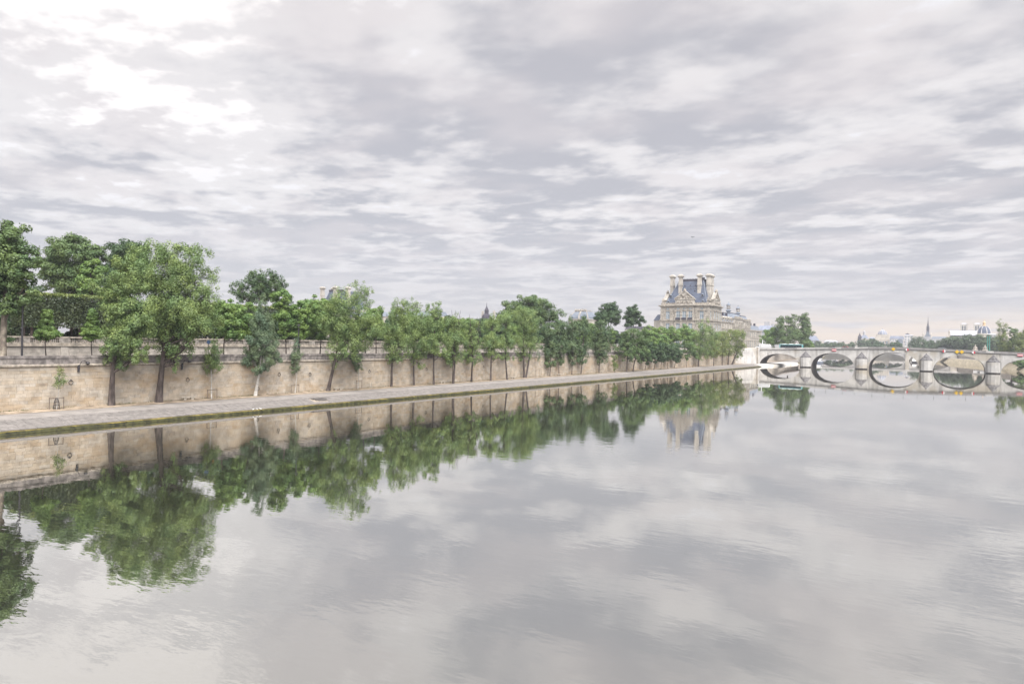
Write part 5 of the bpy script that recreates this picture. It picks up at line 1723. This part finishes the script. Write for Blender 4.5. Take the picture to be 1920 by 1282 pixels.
for i in range(8):
    a = 2 * math.pi * (i + .5) / 8
    b = MB()
    b.tube([(31.2 + (r + .1) * math.cos(a), 1068 + (r + .1) * math.sin(a), z) for r, z in pr], [.62, .6, .5, .45, .35, .3], 5)
    b.build('rib', M['farwhite'], t)
b = MB()
b.lathe((31.2, 1068, 41.6), [(2.2, 0), (2.3, .8), (1.6, 1.2), (1.5, 4.2), (1.9, 4.5), (1.0, 5.8), (.35, 6.6), (.06, 10)], 10)
b.build('lantern', M['gold'], t)
block('hall_side_block', 'plain white block right of the ribbed dome', 33.5, 43.5, 1045, 30.6, 12, 'farwhite', 'palezinc', 1.4, 3, 2)

# ------------------------------------------------------------------ second bridge further up the river
fb = thing('far_bridge', 'low pale concrete bridge glimpsed through the arches of the stone bridge', 'bridge')
b = MB()
b.box(-125, 8, 704, 722, 7.6, 9.2)
b.build('deck', M['farwhite'], fb)
arch2 = [(-108, -77), (-74, -37), (-34, -3)]
for a, c in arch2:
    b = MB()
    mid, ha = (a + c) / 2, (c - a) / 2
    pts = [mid - ha + 2 * ha * i / 20 for i in range(21)]
    for x0, x1 in zip(pts, pts[1:]):
        z0 = 1.0 + 6.0 * math.sqrt(max(0, 1 - ((x0 - mid) / ha) ** 2))
        z1 = 1.0 + 6.0 * math.sqrt(max(0, 1 - ((x1 - mid) / ha) ** 2))
        b.idx([(x0, 704.5, z0), (x1, 704.5, z1), (x1, 704.5, 7.6), (x0, 704.5, 7.6), (x0, 721, z0), (x1, 721, z1)], [(0, 1, 2, 3), (0, 4, 5, 1)])
    b.build('arch', M['farwhite'], fb)
for x0, x1 in ((-112, -108), (-77, -74), (-37, -34), (-3, 2)):
    b = MB()
    b.box(x0, x1, 703, 722, -1, 7.6)
    b.build('pier', M['cream'], fb)
for x, lab in ((14.6, 'seated stone statue on a pedestal behind the bridge parapet, left one'), (21.4, 'seated stone statue on a pedestal behind the bridge parapet, right one')):
    t = thing('statue', lab, 'statue', None, (x, 700, 0))
    b = MB()
    b.box(-1.9, 1.9, -1.8, 1.8, 7.4, 10.8)
    b.box(-2.1, 2.1, -2, 2, 10.8, 11.3)
    b.build('pedestal', M['cream'], t)
    b = MB()
    b.lathe((0, 0, 11.3), [(1.6, 0), (1.5, .8), (1.15, 1.5), (1.2, 2.2), (.9, 2.8), (.4, 3.1), (.5, 3.5), (.45, 3.9), (.1, 4.2)], 9)
    b.tube([(-1.0, -.3, 13.4), (-1.5, -.7, 12.4), (-1.0, -1.2, 12.0)], [.35, .3, .22], 6)
    b.tube([(1.0, -.3, 13.4), (1.4, -.8, 12.6), (.9, -1.3, 12.8)], [.35, .3, .22], 6)
    b.build('figure', M['carving'], t)
for x, lab in ((23.1, 'tall slim green lamp column right of the statues, left of a close pair'), (24.5, 'tall slim green lamp column right of the statues, right of a close pair')):
    t = thing('lamp_column', lab, 'lamp post', None, (x, 702, 0))
    b = MB()
    b.lathe((0, 0, 7.4), [(.6, 0), (.5, 1.2), (.36, 1.4), (.3, 14.6), (.4, 14.9), (.25, 15.4)], 8)
    b.build('column', M['green_iron'], t)
t = thing('shelter', 'low curved pale canopy just behind the bridge parapet', 'shelter')
b = MB()
n = 10
out = [(-5.7 + 2.3 * math.cos(math.pi * i / n), 11.0 + 1.15 * math.sin(math.pi * i / n)) for i in range(n + 1)]
inn = [(-5.7 + 2.1 * math.cos(math.pi * i / n), 11.0 + .95 * math.sin(math.pi * i / n)) for i in range(n, -1, -1)]
b.prism(out + inn, 417.5, 420)
b.build('canopy', M['palezinc'], t)
b = MB()
for x in (-7.9, -3.5):
    b.box(x - .06, x + .06, 418, 418.15, ptop(x) - 1.05, 11.1)
b.build('support', M['greyiron'], t)
# boats
for (x, y, L, h, lab) in ((-79.5, 520, 14, 2.6, 'small white moored boat seen under the second arch'), (-27, 640, 20, 2.6, 'white river boat moored behind the middle arch')):
    t = thing('moored_boat', lab, 'boat', None, (x, y, 0))
    b = MB()
    b.idx([(-2, -L / 2, 1.2), (2, -L / 2, 1.2), (2, L / 3, 1.2), (0, L / 2, 1.5), (-2, L / 3, 1.2), (-1.6, -L / 2, -.3), (1.6, -L / 2, -.3), (1.6, L / 3, -.3), (0, L / 2 - .6, -.3), (-1.6, L / 3, -.3)],
          [(0, 1, 2, 3, 4), (0, 5, 6, 1), (1, 6, 7, 2), (2, 7, 8, 3), (3, 8, 9, 4), (4, 9, 5, 0)])
    b.build('hull', M['zinc'] if L < 16 else M['iron'], t)
    b = MB()
    b.frustum((-1.5, 1.5, -L * .4, L * .22), 1.2, (-1.3, 1.3, -L * .38, L * .16), h + .6)
    b.build('cabin', M['white'], t)
    b = MB()
    b.box(-1.56, 1.56, -L * .37, L * .17, 1.9, 2.5)
    b.build('window', M['darkglass'], t)
for i, (x, y) in enumerate(((7, 645), (11, 633), (15.5, 618))):
    t = thing('parked_van', ['farthest', 'middle', 'nearest'][i] + ' of three white vans parked on the left bank quay under the arch', 'van', None, (x + 8, y, 4.4))
    b = MB()
    b.prism([(-2.6, .4), (2.6, .4), (2.6, 1.1), (1.9, 1.3), (1.3, 2.3), (-2.6, 2.35)], -.95, .95, 'y')
    o = b.build('body', M['buswhite'], t)
    b = MB()
    b.prism([(.2, 1.4), (1.7, 1.4), (1.25, 2.1), (.2, 2.1)], -.97, .97, 'y')
    b.build('window', M['darkglass'], t)
    b = MB()
    for xx in (-1.7, 1.7):
        for s in (-.8, .8):
            b.box(xx - .3, xx + .3, s - .12, s + .12, 0, .6)
    b.build('wheels', M['rubber'], t)

# ================================================================== street and quay furniture
pl_ = [(-101.2, 39.6, 8.6, 'tall dark lamp post rising behind the parapet near the left edge'), (-101.2, 60.8, 6.4, 'dark lamp post on the street behind the biggest poplar'),
       (-101.2, 100.9, 5.4, 'dark lamp post right of the wide two topped poplar'), (-101.2, 83.9, 5.4, 'dark post behind the parapet between two street limes')]
for x, y, h, lab in pl_:
    t = thing('street_lamp', lab, 'lamp post', None, (x, y, ZS + .13))
    b = MB()
    b.lathe((0, 0, 0), [(.2, 0), (.2, .5), (.13, .7), (.105, h - .2), (.08, h)], 8)
    b.build('post', M['iron'], t)
    b = MB()
    b.lathe((0, 0, h), [(.08, 0), (.12, .1), (.28, .6), (.3, .66), (.1, .85), (.03, 1.0)], 8)
    b.build('lantern', M['iron'], t)
t = thing('road_sign', 'small round blue road sign on a thin post above the quay wall', 'sign', None, (-101.0, 65.8, ZS + .13))
b = MB()
b.lathe((0, 0, 0), [(.05, 0), (.05, 3.1)], 6)
b.build('post', M['greyiron'], t)
b = MB()
b.lathe((0, 0, 0), [(.02, -.03), (.33, -.03), (.33, .03), (.02, .03)], 16)
o = b.build('disc', M['bluesign'], t)
o.location = (.08, -.06, 2.85)
o.rotation_euler = (R(90), 0, R(60))
for y, lab in ((45.7, 'black bracket lantern hanging over the parapet near the left edge'), (60.4, 'black bracket lantern on the quay wall behind the biggest poplar')):
    t = thing('wall_lantern', lab, 'lantern', None, (XW + .2, y, 7.3))
    b = MB()
    b.tube([(0, -.25, -.8), (.1, -.2, -.2), (.2, .0, .35), (.25, .35, .5), (.3, .7, .25)], [.07, .06, .055, .05, .05], 6)
    b.box(-.1, .08, -.36, -.12, -1.05, -.1)
    b.build('bracket', M['iron'], t)
    b = MB()
    b.lathe((.3, .78, -.02), [(.1, 0), (.3, .1), (.34, .14), (.16, .32), (.05, .4)], 8)
    b.build('lamp_head', M['iron'], t)
# benches
bw = ['first stone bench from the left, at the wall under the biggest poplar', 'stone bench right of the wide two topped poplar trunk', 'stone bench at the wall left of the bare twiggy top poplar',
      'stone bench at the wall left of the double trunked poplar', 'stone bench at the wall among the narrow round headed trees', 'small far stone bench at the wall below the broad round headed tree']
for i, (x, y) in enumerate([(-98.5, 60.9), (-98.2, 90.9), (-97.9, 122.1), (-97.8, 151.5), (-97.6, 176.4), (-97.4, 204.2)]):
    t = thing('stone_bench', bw[i], 'bench', 'stone benches along the quay wall', (x, y, 1.58))
    b = MB()
    b.box(-.27, .27, -1.15, 1.15, .36, .5)
    b.build('seat', M['benchstone'], t)
    for s in (-1, 1):
        b = MB()
        b.box(-.2, .2, s * .6 - .18, s * .6 + .18, 0, .36)
        b.build('leg', M['benchstone'], t)


def stakes(x, y, label, cage=False, h=1.5, wd=.75):
    t = thing('tree_guard', label, 'tree guard', 'guards round the young trees', (x, y, 1.58))
    for s in (-1, 1):
        b = MB()
        b.lathe((0.1 * s, s * wd, 0), [(.055, 0), (.05, h)], 6)
        b.build('stake', M['wood'], t)
    b = MB()
    b.box(-.03, .03, -wd - .05, wd + .05, h - .16, h - .06)
    b.build('rail', M['wood'], t)
    if cage:
        b = MB()
        for k in range(10):
            a = 2 * math.pi * k / 10
            b.tube([(.38 * math.cos(a), .38 * math.sin(a), 0), (.28 * math.cos(a), .28 * math.sin(a), .9), (.13 * math.cos(a), .13 * math.sin(a), 1.45)], [.02, .018, .015], 4)
        for z, r in ((.1, .38), (.5, .33), (.95, .28), (1.4, .14)):
            b.tube([(r * math.cos(2 * math.pi * k / 10), r * math.sin(2 * math.pi * k / 10), z) for k in range(11)], [.018] * 11, 4)
        b.build('cage', M['iron'], t)


stakes(-97.8, 42.3, 'wooden stakes and black flared cage round the thin sapling near the left edge', True, 1.55, .8)
stakes(-98.0, 64.6, 'two stakes beside the young vase shaped poplar with white trunk')
stakes(-98.0, 80.7, 'two stakes beside the slim poplar left of the stone steps')
stakes(-98.0, 96.2, 'two stakes with a rail round the slim poplar right of the steps', h=1.7, wd=.65)
stakes(-97.8, 164.2, 'thin stakes round the nearly bare sapling in the middle distance', h=2.2)
t = thing('short_post', 'short grey square post on the soil at the extreme left edge', 'post', None, (-98.2, 35.2, 1.58))
b = MB()
b.box(-.12, .12, -.3, .3, 0, 1.35)
b.box(-.15, .15, -.33, .33, 1.355, 1.42)
b.build('post_body', M['greyiron'], t)
t = thing('litter_stand', 'pair of short pale posts at the wall right of the staked slim poplar', 'posts', None, (-98.2, 99.6, 1.58))
for s in (-.25, .25):
    b = MB()
    b.lathe((0, s, 0), [(.09, 0), (.09, 1.0), (.05, 1.08)], 6)
    b.build('post', M['benchstone'], t)

# person behind the parapet: one skinned body
def person(loc, rz):
    t = thing('person', 'person in an orange top standing behind the parapet above the young vase shaped poplar', 'person', None, loc, rz)
    v = [(0, 0, .95), (0, 0, 1.15), (0, 0, 1.38), (0, 0, 1.5), (0, .01, 1.62), (0, .01, 1.72), (.18, 0, 1.42), (.24, .02, 1.15), (.22, -.12, .95), (-.18, 0, 1.42), (-.25, .02, 1.16), (-.22, -.14, .98),
         (.1, 0, .88), (.12, -.03, .5), (.12, .02, .08), (.12, -.14, .03), (-.1, 0, .88), (-.12, .03, .5), (-.12, .08, .08), (-.12, -.08, .03)]
    e = [(0, 1), (1, 2), (2, 3), (3, 4), (4, 5), (2, 6), (6, 7), (7, 8), (2, 9), (9, 10), (10, 11), (0, 12), (12, 13), (13, 14), (14, 15), (0, 16), (16, 17), (17, 18), (18, 19)]
    r = [.14, .14, .13, .055, .09, .085, .065, .05, .035, .065, .05, .035, .095, .065, .045, .035, .095, .065, .045, .035]
    me = bpy.data.meshes.new('body')
    me.from_pydata(v, e, [])
    o = put('body', me, t)
    sk = o.modifiers.new('skin', 'SKIN')
    for i, d in enumerate(me.skin_vertices[0].data):
        d.radius = (r[i], r[i] * .8)
        d.use_root = i == 0
    o.modifiers.new('sub', 'SUBSURF').levels = 1
    me.materials.append(M['skin'])
    b = MB()
    b.lathe((0, 0, 0), [(.19, .86), (.2, 1.05), (.21, 1.3), (.17, 1.45), (.08, 1.5)], 10, sy=.75)
    b.tube([(.17, 0, 1.43), (.245, .02, 1.15), (.235, -.1, 1.0)], [.085, .07, .06], 8)
    b.tube([(-.17, 0, 1.43), (-.255, .02, 1.16), (-.235, -.1, 1.02)], [.085, .07, .06], 8)
    b.build('top', M['orange'], t, smooth=True)
    b = MB()
    b.tube([(.1, 0, .92), (.12, -.03, .5), (.12, .02, .1)], [.12, .09, .075], 8)
    b.tube([(-.1, 0, .92), (-.12, .03, .5), (-.12, .08, .1)], [.12, .09, .075], 8)
    b.build('trousers', M['trousers'], t, smooth=True)
    b = MB()
    b.lathe((0, .025, 1.66), [(.09, -.03), (.108, .04), (.09, .1), (.03, .135)], 10)
    b.build('hair', M['hair'], t, smooth=True)


person((-100.7, 66.6, ZS + .13), R(60))

# birds
def bird(name, loc, s, rz, label, flying):
    t = thing(name, label, 'bird', None, loc, rz)
    b = MB()
    b.tube([(0, -.22, .12), (0, -.12, .13), (0, 0, .14), (0, .12, .17), (0, .17, .24), (0, .22, .25), (0, .29, .24)], [.01, .05, .085, .07, .045, .042, .008], 8)
    for v in range(len(b.v)):
        b.v[v] = tuple(c * s for c in b.v[v])
    b.build('body', M['birddark'] if flying else M['gull'], t, smooth=True)
    for sd in (-1, 1):
        b = MB()
        if flying:
            P_ = [(sd * .05, .08, .16), (sd * .05, -.1, .15), (sd * .3, -.1, .3), (sd * .62, -.2, .22), (sd * .32, .06, .31)]
        else:
            P_ = [(sd * .07, .1, .19), (sd * .09, -.05, .1), (sd * .03, -.3, .12), (sd * .06, -.1, .2)]
        b.face([tuple(c * s for c in p) for p in P_])
        b.face([tuple(c * s + (.004 if k == 2 else 0) for k, c in enumerate(p)) for p in P_][::-1])
        b.build('wing', M['birddark'] if flying else M['gull'], t)


bird('flying_bird', (-49.7, 150, 35.3), 1.0, R(60), 'small dark bird flying in the grey sky above the palace', True)
for i, y in enumerate((65.0, 65.7, 66.3)):
    bird('white_gull', (-88.3, y, .40), .85, R(20 + 50 * i), ['left', 'middle', 'right'][i] + ' of three white gulls resting on the mossy river edge', False)

# ================================================================== trees
TREE_GROUP_BARK = {'dark': 'bark', 'pale': 'pale', 'plane': 'plane'}


def crown_mesh(lobes, N, ls, seed, sp, mat_):
    rg = np.random.default_rng(seed)
    LW = np.array([l[4] if len(l) > 4 else 1.0 for l in lobes])
    L = np.array([l[:4] for l in lobes], float)
    ry = (L[:, 2] * .6 + L[:, 3] * .4) * .95
    wt = (L[:, 2] * L[:, 3] * ry) ** .72 * LW
    ls = ls * .92
    N = int(N * 2.0)
    fine = sp in 'WPYNA'
    wt /= wt.sum()
    per_lobe = 50 if fine else 34
    if N < 4000:
        per_lobe //= 2
    K = max(8, int(per_lobe * len(L)))
    li = rg.choice(len(L), K, p=wt)
    d = rg.normal(size=(K, 3))
    d /= np.linalg.norm(d, axis=1)[:, None]
    lob = 1 + .12 * np.sin(d[:, 0] * 5 + li * 1.7) + .10 * np.sin(d[:, 2] * 7 + li)
    rad = (.26 + .68 * rg.random(K) ** .55) * lob * np.where(rg.random(K) < .15, 1.15, 1.0)
    yoff = rg.normal(size=len(L)) * ry * .18
    rx, rz = L[li, 2], L[li, 3]
    cc = np.stack([L[li, 0] + d[:, 0] * rad * rx, yoff[li] + d[:, 1] * rad * ry[li], L[li, 1] + d[:, 2] * rad * rz], 1)
    size = (rx * rz) ** .5
    cr_ = np.maximum(ls * 1.6, size * (rg.uniform(.13, .30, K) if fine else rg.uniform(.20, .36, K)))
    n = np.maximum(4, (N / K * (cr_ / cr_.mean()) ** 1.9)).astype(int)
    idx = np.repeat(np.arange(K), n)
    T_ = len(idx)
    o = rg.normal(size=(T_, 3))
    o /= np.linalg.norm(o, axis=1)[:, None]
    rr = np.where(rg.random(T_) < .8, .55 + .45 * rg.random(T_) ** .6, rg.random(T_) * 1.35)
    st_ = np.array([1.0, 1.0, 1.15]) if fine else np.array([1.12, 1.12, .78])
    off = o * rr[:, None] * cr_[idx][:, None] * st_
    P_ = cc[idx] + off
    nor = d[idx] * .35 + o * 1.0 + np.array([0, 0, .35]) + rg.normal(size=(T_, 3)) * .5
    nor /= np.linalg.norm(nor, axis=1)[:, None]
    a = np.cross(nor, rg.normal(size=(T_, 3)))
    a /= np.linalg.norm(a, axis=1)[:, None]
    b_ = np.cross(nor, a)
    s = ls * rg.uniform(.55, 1.2, T_)[:, None]
    asp = .42 if sp in 'WPY' else .55
    q = np.stack([P_ - a * s * .62, P_ - b_ * s * asp * .62 + a * s * .05, P_ + a * s * .62, P_ + b_ * s * asp * .62 + a * s * .05], 1).reshape(-1, 3)
    me = bpy.data.meshes.new('crown')
    me.vertices.add(T_ * 4)
    me.vertices.foreach_set('co', q.astype(np.float32).ravel())
    me.loops.add(T_ * 4)
    me.loops.foreach_set('vertex_index', np.arange(T_ * 4, dtype=np.int32))
    me.polygons.add(T_)
    me.polygons.foreach_set('loop_start', np.arange(0, T_ * 4, 4, dtype=np.int32))
    me.polygons.foreach_set('loop_total', np.full(T_, 4, dtype=np.int32))
    me.materials.append(mat_)
    me.update(calc_edges=True)
    return me, cc, li


def trunk_mesh(lobes, cc, li, r, seed, bark, top, fork, far):
    rg = random.Random(seed)
    b = MB()
    zs = [l[1] for l in lobes]
    if top is None:
        tx = sum(l[0] * l[2] for l in lobes) / sum(l[2] for l in lobes)
        tz = max(l[1] + l[3] * .35 for l in lobes)
        top = (tx, tz)
    tx, tz = top
    nseg = 7
    bend = (rg.uniform(-.03, .03) * tz, rg.uniform(-.03, .03) * tz)

    def pt(u):
        k = math.sin(u * math.pi)
        return Vector((tx * u ** 1.15 + bend[0] * k, bend[1] * k, tz * u))

    pts = [pt(i / nseg) for i in range(nseg + 1)]
    rad = [r * (1.22 if i == 0 else 1 - .82 * i / nseg) for i in range(nseg + 1)]
    nn = 8 if r > .2 else 6
    pts[0] = pts[0] - Vector((0, 0, .1))
    b.tube(pts, rad, nn)
    if fork:
        b.tube([pts[0] + Vector((.5, .2, 0)), Vector((1.3, .3, tz * .3)), Vector((1.8, .3, tz * .62))], [r * .9, r * .7, r * .3], nn)
    for k, l in enumerate(lobes):
        c_ = Vector((l[0], rg.uniform(-.3, .3) * l[2], l[1]))
        if abs(c_.z - tz) < .5 and abs(c_.x - tx) < .5:
            continue
        u = min(.85, max(.3, (c_.z - l[3]) / tz * .85))
        s = pt(u)
        if (c_ - s).length < .3:
            continue
        mid = (s + c_) / 2 + Vector((0, 0, -.08 * (c_ - s).length))
        rr = max(.03, r * (1 - u) * .62)
        b.tube([s, mid, c_], [rr, rr * .7, rr * .35], 5)
        if far:
            continue
        ids = np.where(li == k)[0]
        for j in list(ids[::max(1, len(ids) // 11)])[:11]:
            e = Vector(cc[j])
            w = s.lerp(c_, rg.uniform(.35, 1))
            m2 = (w + e) / 2 + Vector((0, 0, rg.uniform(0, .12) * (e - w).length))
            b.tube([w, m2, e], [rr * .38, rr * .24, .012], 4)
    return b.mesh('trunk', M[TREE_GROUP_BARK[bark]], smooth=True)


CATS = {'young': 'young tree', 'poplar': 'poplar', 'plane': 'plane tree'}
for i, (nm, lab, grp, sp, base, lobes, N_, ls, r, bark, top, fork) in enumerate(TREES):
    t = thing(nm, lab, 'tree', grp, base, YAW)
    cm_, cc, li = crown_mesh(lobes, N_, ls, 100 + i, sp, LM[sp])
    put('trunk', trunk_mesh(lobes, cc, li, r, 100 + i, bark, top, fork, base[1] > 300), t)
    put('crown', cm_, t)
# the thin sapling in its cage
t = thing('sapling', 'tiny thin sapling inside the flared cage near the left edge', 'tree', None, (-97.8, 42.3, 1.58), YAW)
lob = [(.25, 4.0, .75, 1.0), (.1, 3.2, .55, .6), (1.0, 3.5, .5, .35), (.35, 5.2, .35, .5)]
cm_, cc, li = crown_mesh(lob, 620, .16, 5, 'Y', LM['Y'])
put('trunk', trunk_mesh(lob, cc, li, .045, 6, 'pale', (.2, 4.8), 0, False), t)
put('crown', cm_, t)
# bare twiggy branches above the row
for k, (x, y, z, h, lab) in enumerate([(-96.5, 124.0, 10.8, 9.4, 'bare dead twigs sticking up left above the even poplar row'), (-96.5, 131.5, 10.8, 9.8, 'bare dead twigs sticking up right above the even poplar row')]):
    t = thing('bare_treetop', lab, 'tree', None, (x, y, 1.6), YAW)
    b = MB()
    rg = random.Random(k)
    b.tube([(0, 0, 0), (.1, 0, z * .6), (.2, 0, z)], [.14, .1, .07], 6)
    for j in range(9):
        a = rg.uniform(-.45, .6)
        st = rg.uniform(.5, 1)
        p0 = Vector((.1 + .1 * st, 0, z * st))
        p1 = p0 + Vector((a * h * .25, rg.uniform(-.5, .5), h * .45 * rg.uniform(.7, 1)))
        p2 = p1 + Vector((a * h * .12, rg.uniform(-.3, .3), h * .28))
        b.tube([p0, p1, p2], [.08, .055, .025], 4)
        b.tube([p1, p1 + Vector((rg.uniform(-.8, .8), 0, 1.3))], [.04, .02], 4)
    b.build('trunk', M['bark'], t)

# formal row of dark limes on the garden terrace, partly hidden
protos = []
for k in range(3):
    lob = [(0, 6.6, 3.4, 2.2), (0.3 - .3 * k, 4.4, 3.6, 2.2), (-.6 + .5 * k, 2.6, 3.0, 1.5)]
    cm_, cc, li = crown_mesh(lob, 6500, .34, 900 + k, 'D' if k != 1 else 'L', LM['D'] if k != 1 else LM['L'])
    protos.append((trunk_mesh(lob, cc, li, .22, 900 + k, 'dark', (0, 6), 0, False), cm_))
n = 0
for j in range(4, 38):
    y = 44 + j * 6.4
    wds = ['first', 'second', 'third', 'fourth', 'fifth', 'sixth', 'seventh', 'eighth', 'ninth', 'tenth', 'eleventh', 'twelfth', 'thirteenth', 'fourteenth', 'fifteenth', 'sixteenth', 'seventeenth', 'eighteenth', 'nineteenth']
    ordw = wds[j - 4] if j < 21 else wds[37 - j]
    lab = 'dark terrace lime behind the balustrade, %s from the %s end of its row' % (ordw, 'left' if j < 21 else 'right')
    t = thing('terrace_lime', lab, 'tree', 'dark limes behind the balustrade', (-123.5 + rnd.uniform(-.5, .5), y + rnd.uniform(-.6, .6), 9.8), rnd.uniform(0, 6.28))
    s = rnd.uniform(.82, .98)
    t.scale = (s, s, s * rnd.uniform(.8, .95))
    a_, c_ = protos[rnd.choice((0, 2, 0, 1))]
    put('trunk', a_, t)
    put('crown', c_, t)
protos = []
for k in range(3):
    lob = [(0, 11, 4.2, 2.8), (1.2 - k, 8.4, 4.8, 2.8), (-1.5 + k, 6.2, 4.4, 2.2), (.5, 4, 3.5, 1.6)]
    cm_, cc, li = crown_mesh(lob, 8500, .45, 950 + k, 'D' if k else 'G', LM['D' if k else 'G'])
    protos.append((trunk_mesh(lob, cc, li, .3, 950 + k, 'dark', (0, 10), 0, False), cm_))
for j in range(14):
    y = 118 + j * 13.5
    lab = 'tall garden background tree behind the terrace limes, %s from the left' % wds[j]
    t = thing('park_tree', lab, 'tree', 'background trees of the garden', (-134 + rnd.uniform(-2, 2), y, 9.8), rnd.uniform(0, 6.28))
    s = rnd.uniform(.52, .68)
    t.scale = (s * 1.25, s * 1.25, s)
    a_, c_ = rnd.choice(protos)
    put('trunk', a_, t)
    put('crown', c_, t)

# clipped hedge of limes: a leafy box on trunks
def clipped(y0, y1, label):
    t = thing('clipped_hedge', label, 'hedge', None, (-127.5, (y0 + y1) / 2, 9.8))
    rg = np.random.default_rng(int(y0))
    ly, lx, z0, z1 = (y1 - y0) / 2, 3.2, 2.6, 8.1
    N_ = int(1150 * (y1 - y0))
    p = rg.random((N_, 3)) * 2 - 1
    face = rg.choice(5, N_, p=[.34, .18, .06, .06, .36])
    nn = np.zeros((N_, 3))
    dp = rg.random(N_) ** 2 * .18
    p[face == 0, 0] = 1 - dp[face == 0]; nn[face == 0, 0] = 1
    p[face == 1, 0] = -1 + dp[face == 1]; nn[face == 1, 0] = -1
    p[face == 2, 1] = 1; nn[face == 2, 1] = 1
    p[face == 3, 1] = -1; nn[face == 3, 1] = -1
    p[face == 4, 2] = 1 - dp[face == 4]; nn[face == 4, 2] = 1
    P_ = np.stack([p[:, 0] * lx, p[:, 1] * ly, z0 + (p[:, 2] + 1) / 2 * (z1 - z0)], 1)
    wob = np.sin(P_[:, 1] * 1.3) * .12 + np.sin(P_[:, 1] * .5 + P_[:, 2]) * .15
    P_[:, 0] += wob
    P_ += rg.normal(size=P_.shape) * .1
    nor = nn + rg.normal(size=(N_, 3)) * .6
    nor /= np.linalg.norm(nor, axis=1)[:, None]
    a = np.cross(nor, rg.normal(size=(N_, 3)))
    a /= np.linalg.norm(a, axis=1)[:, None]
    b_ = np.cross(nor, a)
    s = .28 * rg.uniform(.6, 1.2, N_)[:, None]
    q = np.stack([P_ - a * s * .6, P_ - b_ * s * .4, P_ + a * s * .6, P_ + b_ * s * .4], 1)
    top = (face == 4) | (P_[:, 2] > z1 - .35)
    for nm, sel, lm in (('crown', ~top, LM['H']), ('lit_top_leaves', top, LM['Y'])):  # lighter top and darker side leaf colours stand in for light from above
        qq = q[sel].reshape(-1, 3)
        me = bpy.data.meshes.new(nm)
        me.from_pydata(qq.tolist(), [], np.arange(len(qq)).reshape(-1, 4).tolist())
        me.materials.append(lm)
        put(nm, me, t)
    b = MB()
    b.lathe((0, 0, 0), [(.2, -.1), (.15, 4.5)], 7)
    tm = b.mesh('trunk', M['bark'])
    y = -ly + 1.2
    while y < ly:
        for x in (-1.4, 1.4):
            put('trunk', tm, t, loc=(x, y, 0))
        y += 3.6
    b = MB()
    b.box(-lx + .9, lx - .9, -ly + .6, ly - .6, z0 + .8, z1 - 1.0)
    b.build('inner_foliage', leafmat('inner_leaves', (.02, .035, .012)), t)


# low dark shrubbery in the shade behind the balustrade
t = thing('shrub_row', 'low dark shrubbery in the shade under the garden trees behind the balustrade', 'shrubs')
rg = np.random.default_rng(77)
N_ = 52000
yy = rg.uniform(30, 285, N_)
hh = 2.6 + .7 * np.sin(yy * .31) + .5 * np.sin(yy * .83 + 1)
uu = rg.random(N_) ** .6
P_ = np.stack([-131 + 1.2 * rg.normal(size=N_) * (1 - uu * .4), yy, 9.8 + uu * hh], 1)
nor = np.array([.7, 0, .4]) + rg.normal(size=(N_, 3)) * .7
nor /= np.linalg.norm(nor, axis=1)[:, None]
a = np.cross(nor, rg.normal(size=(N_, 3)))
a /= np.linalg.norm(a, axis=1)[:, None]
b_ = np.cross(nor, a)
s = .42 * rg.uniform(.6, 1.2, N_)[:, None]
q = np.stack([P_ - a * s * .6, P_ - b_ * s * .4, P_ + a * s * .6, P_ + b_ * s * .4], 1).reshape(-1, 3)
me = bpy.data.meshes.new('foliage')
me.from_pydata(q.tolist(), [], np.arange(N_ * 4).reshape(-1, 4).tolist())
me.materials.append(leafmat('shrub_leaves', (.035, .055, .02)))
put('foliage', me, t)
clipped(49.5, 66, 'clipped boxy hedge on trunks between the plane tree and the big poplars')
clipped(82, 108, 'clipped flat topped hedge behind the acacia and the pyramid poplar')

# ================================================================== air
b = MB()
b.box(-1395, 1395, -395, 2545, -2.0, 84.0)
hz = bpy.data.materials.new('haze_air')
hz.use_nodes = True
nt = hz.node_tree
nt.nodes.clear()
pv_ = nt.nodes.new('ShaderNodeVolumePrincipled')
pv_.inputs['Color'].default_value = (0.86, 0.90, 1.0, 1)
pv_.inputs['Density'].default_value = HAZE
pv_.inputs['Anisotropy'].default_value = 0.2
oo = nt.nodes.new('ShaderNodeOutputMaterial')
nt.links.new(pv_.outputs[0], oo.inputs['Volume'])
if HAZE > 0:
    b.build('haze', hz, kind='stuff')
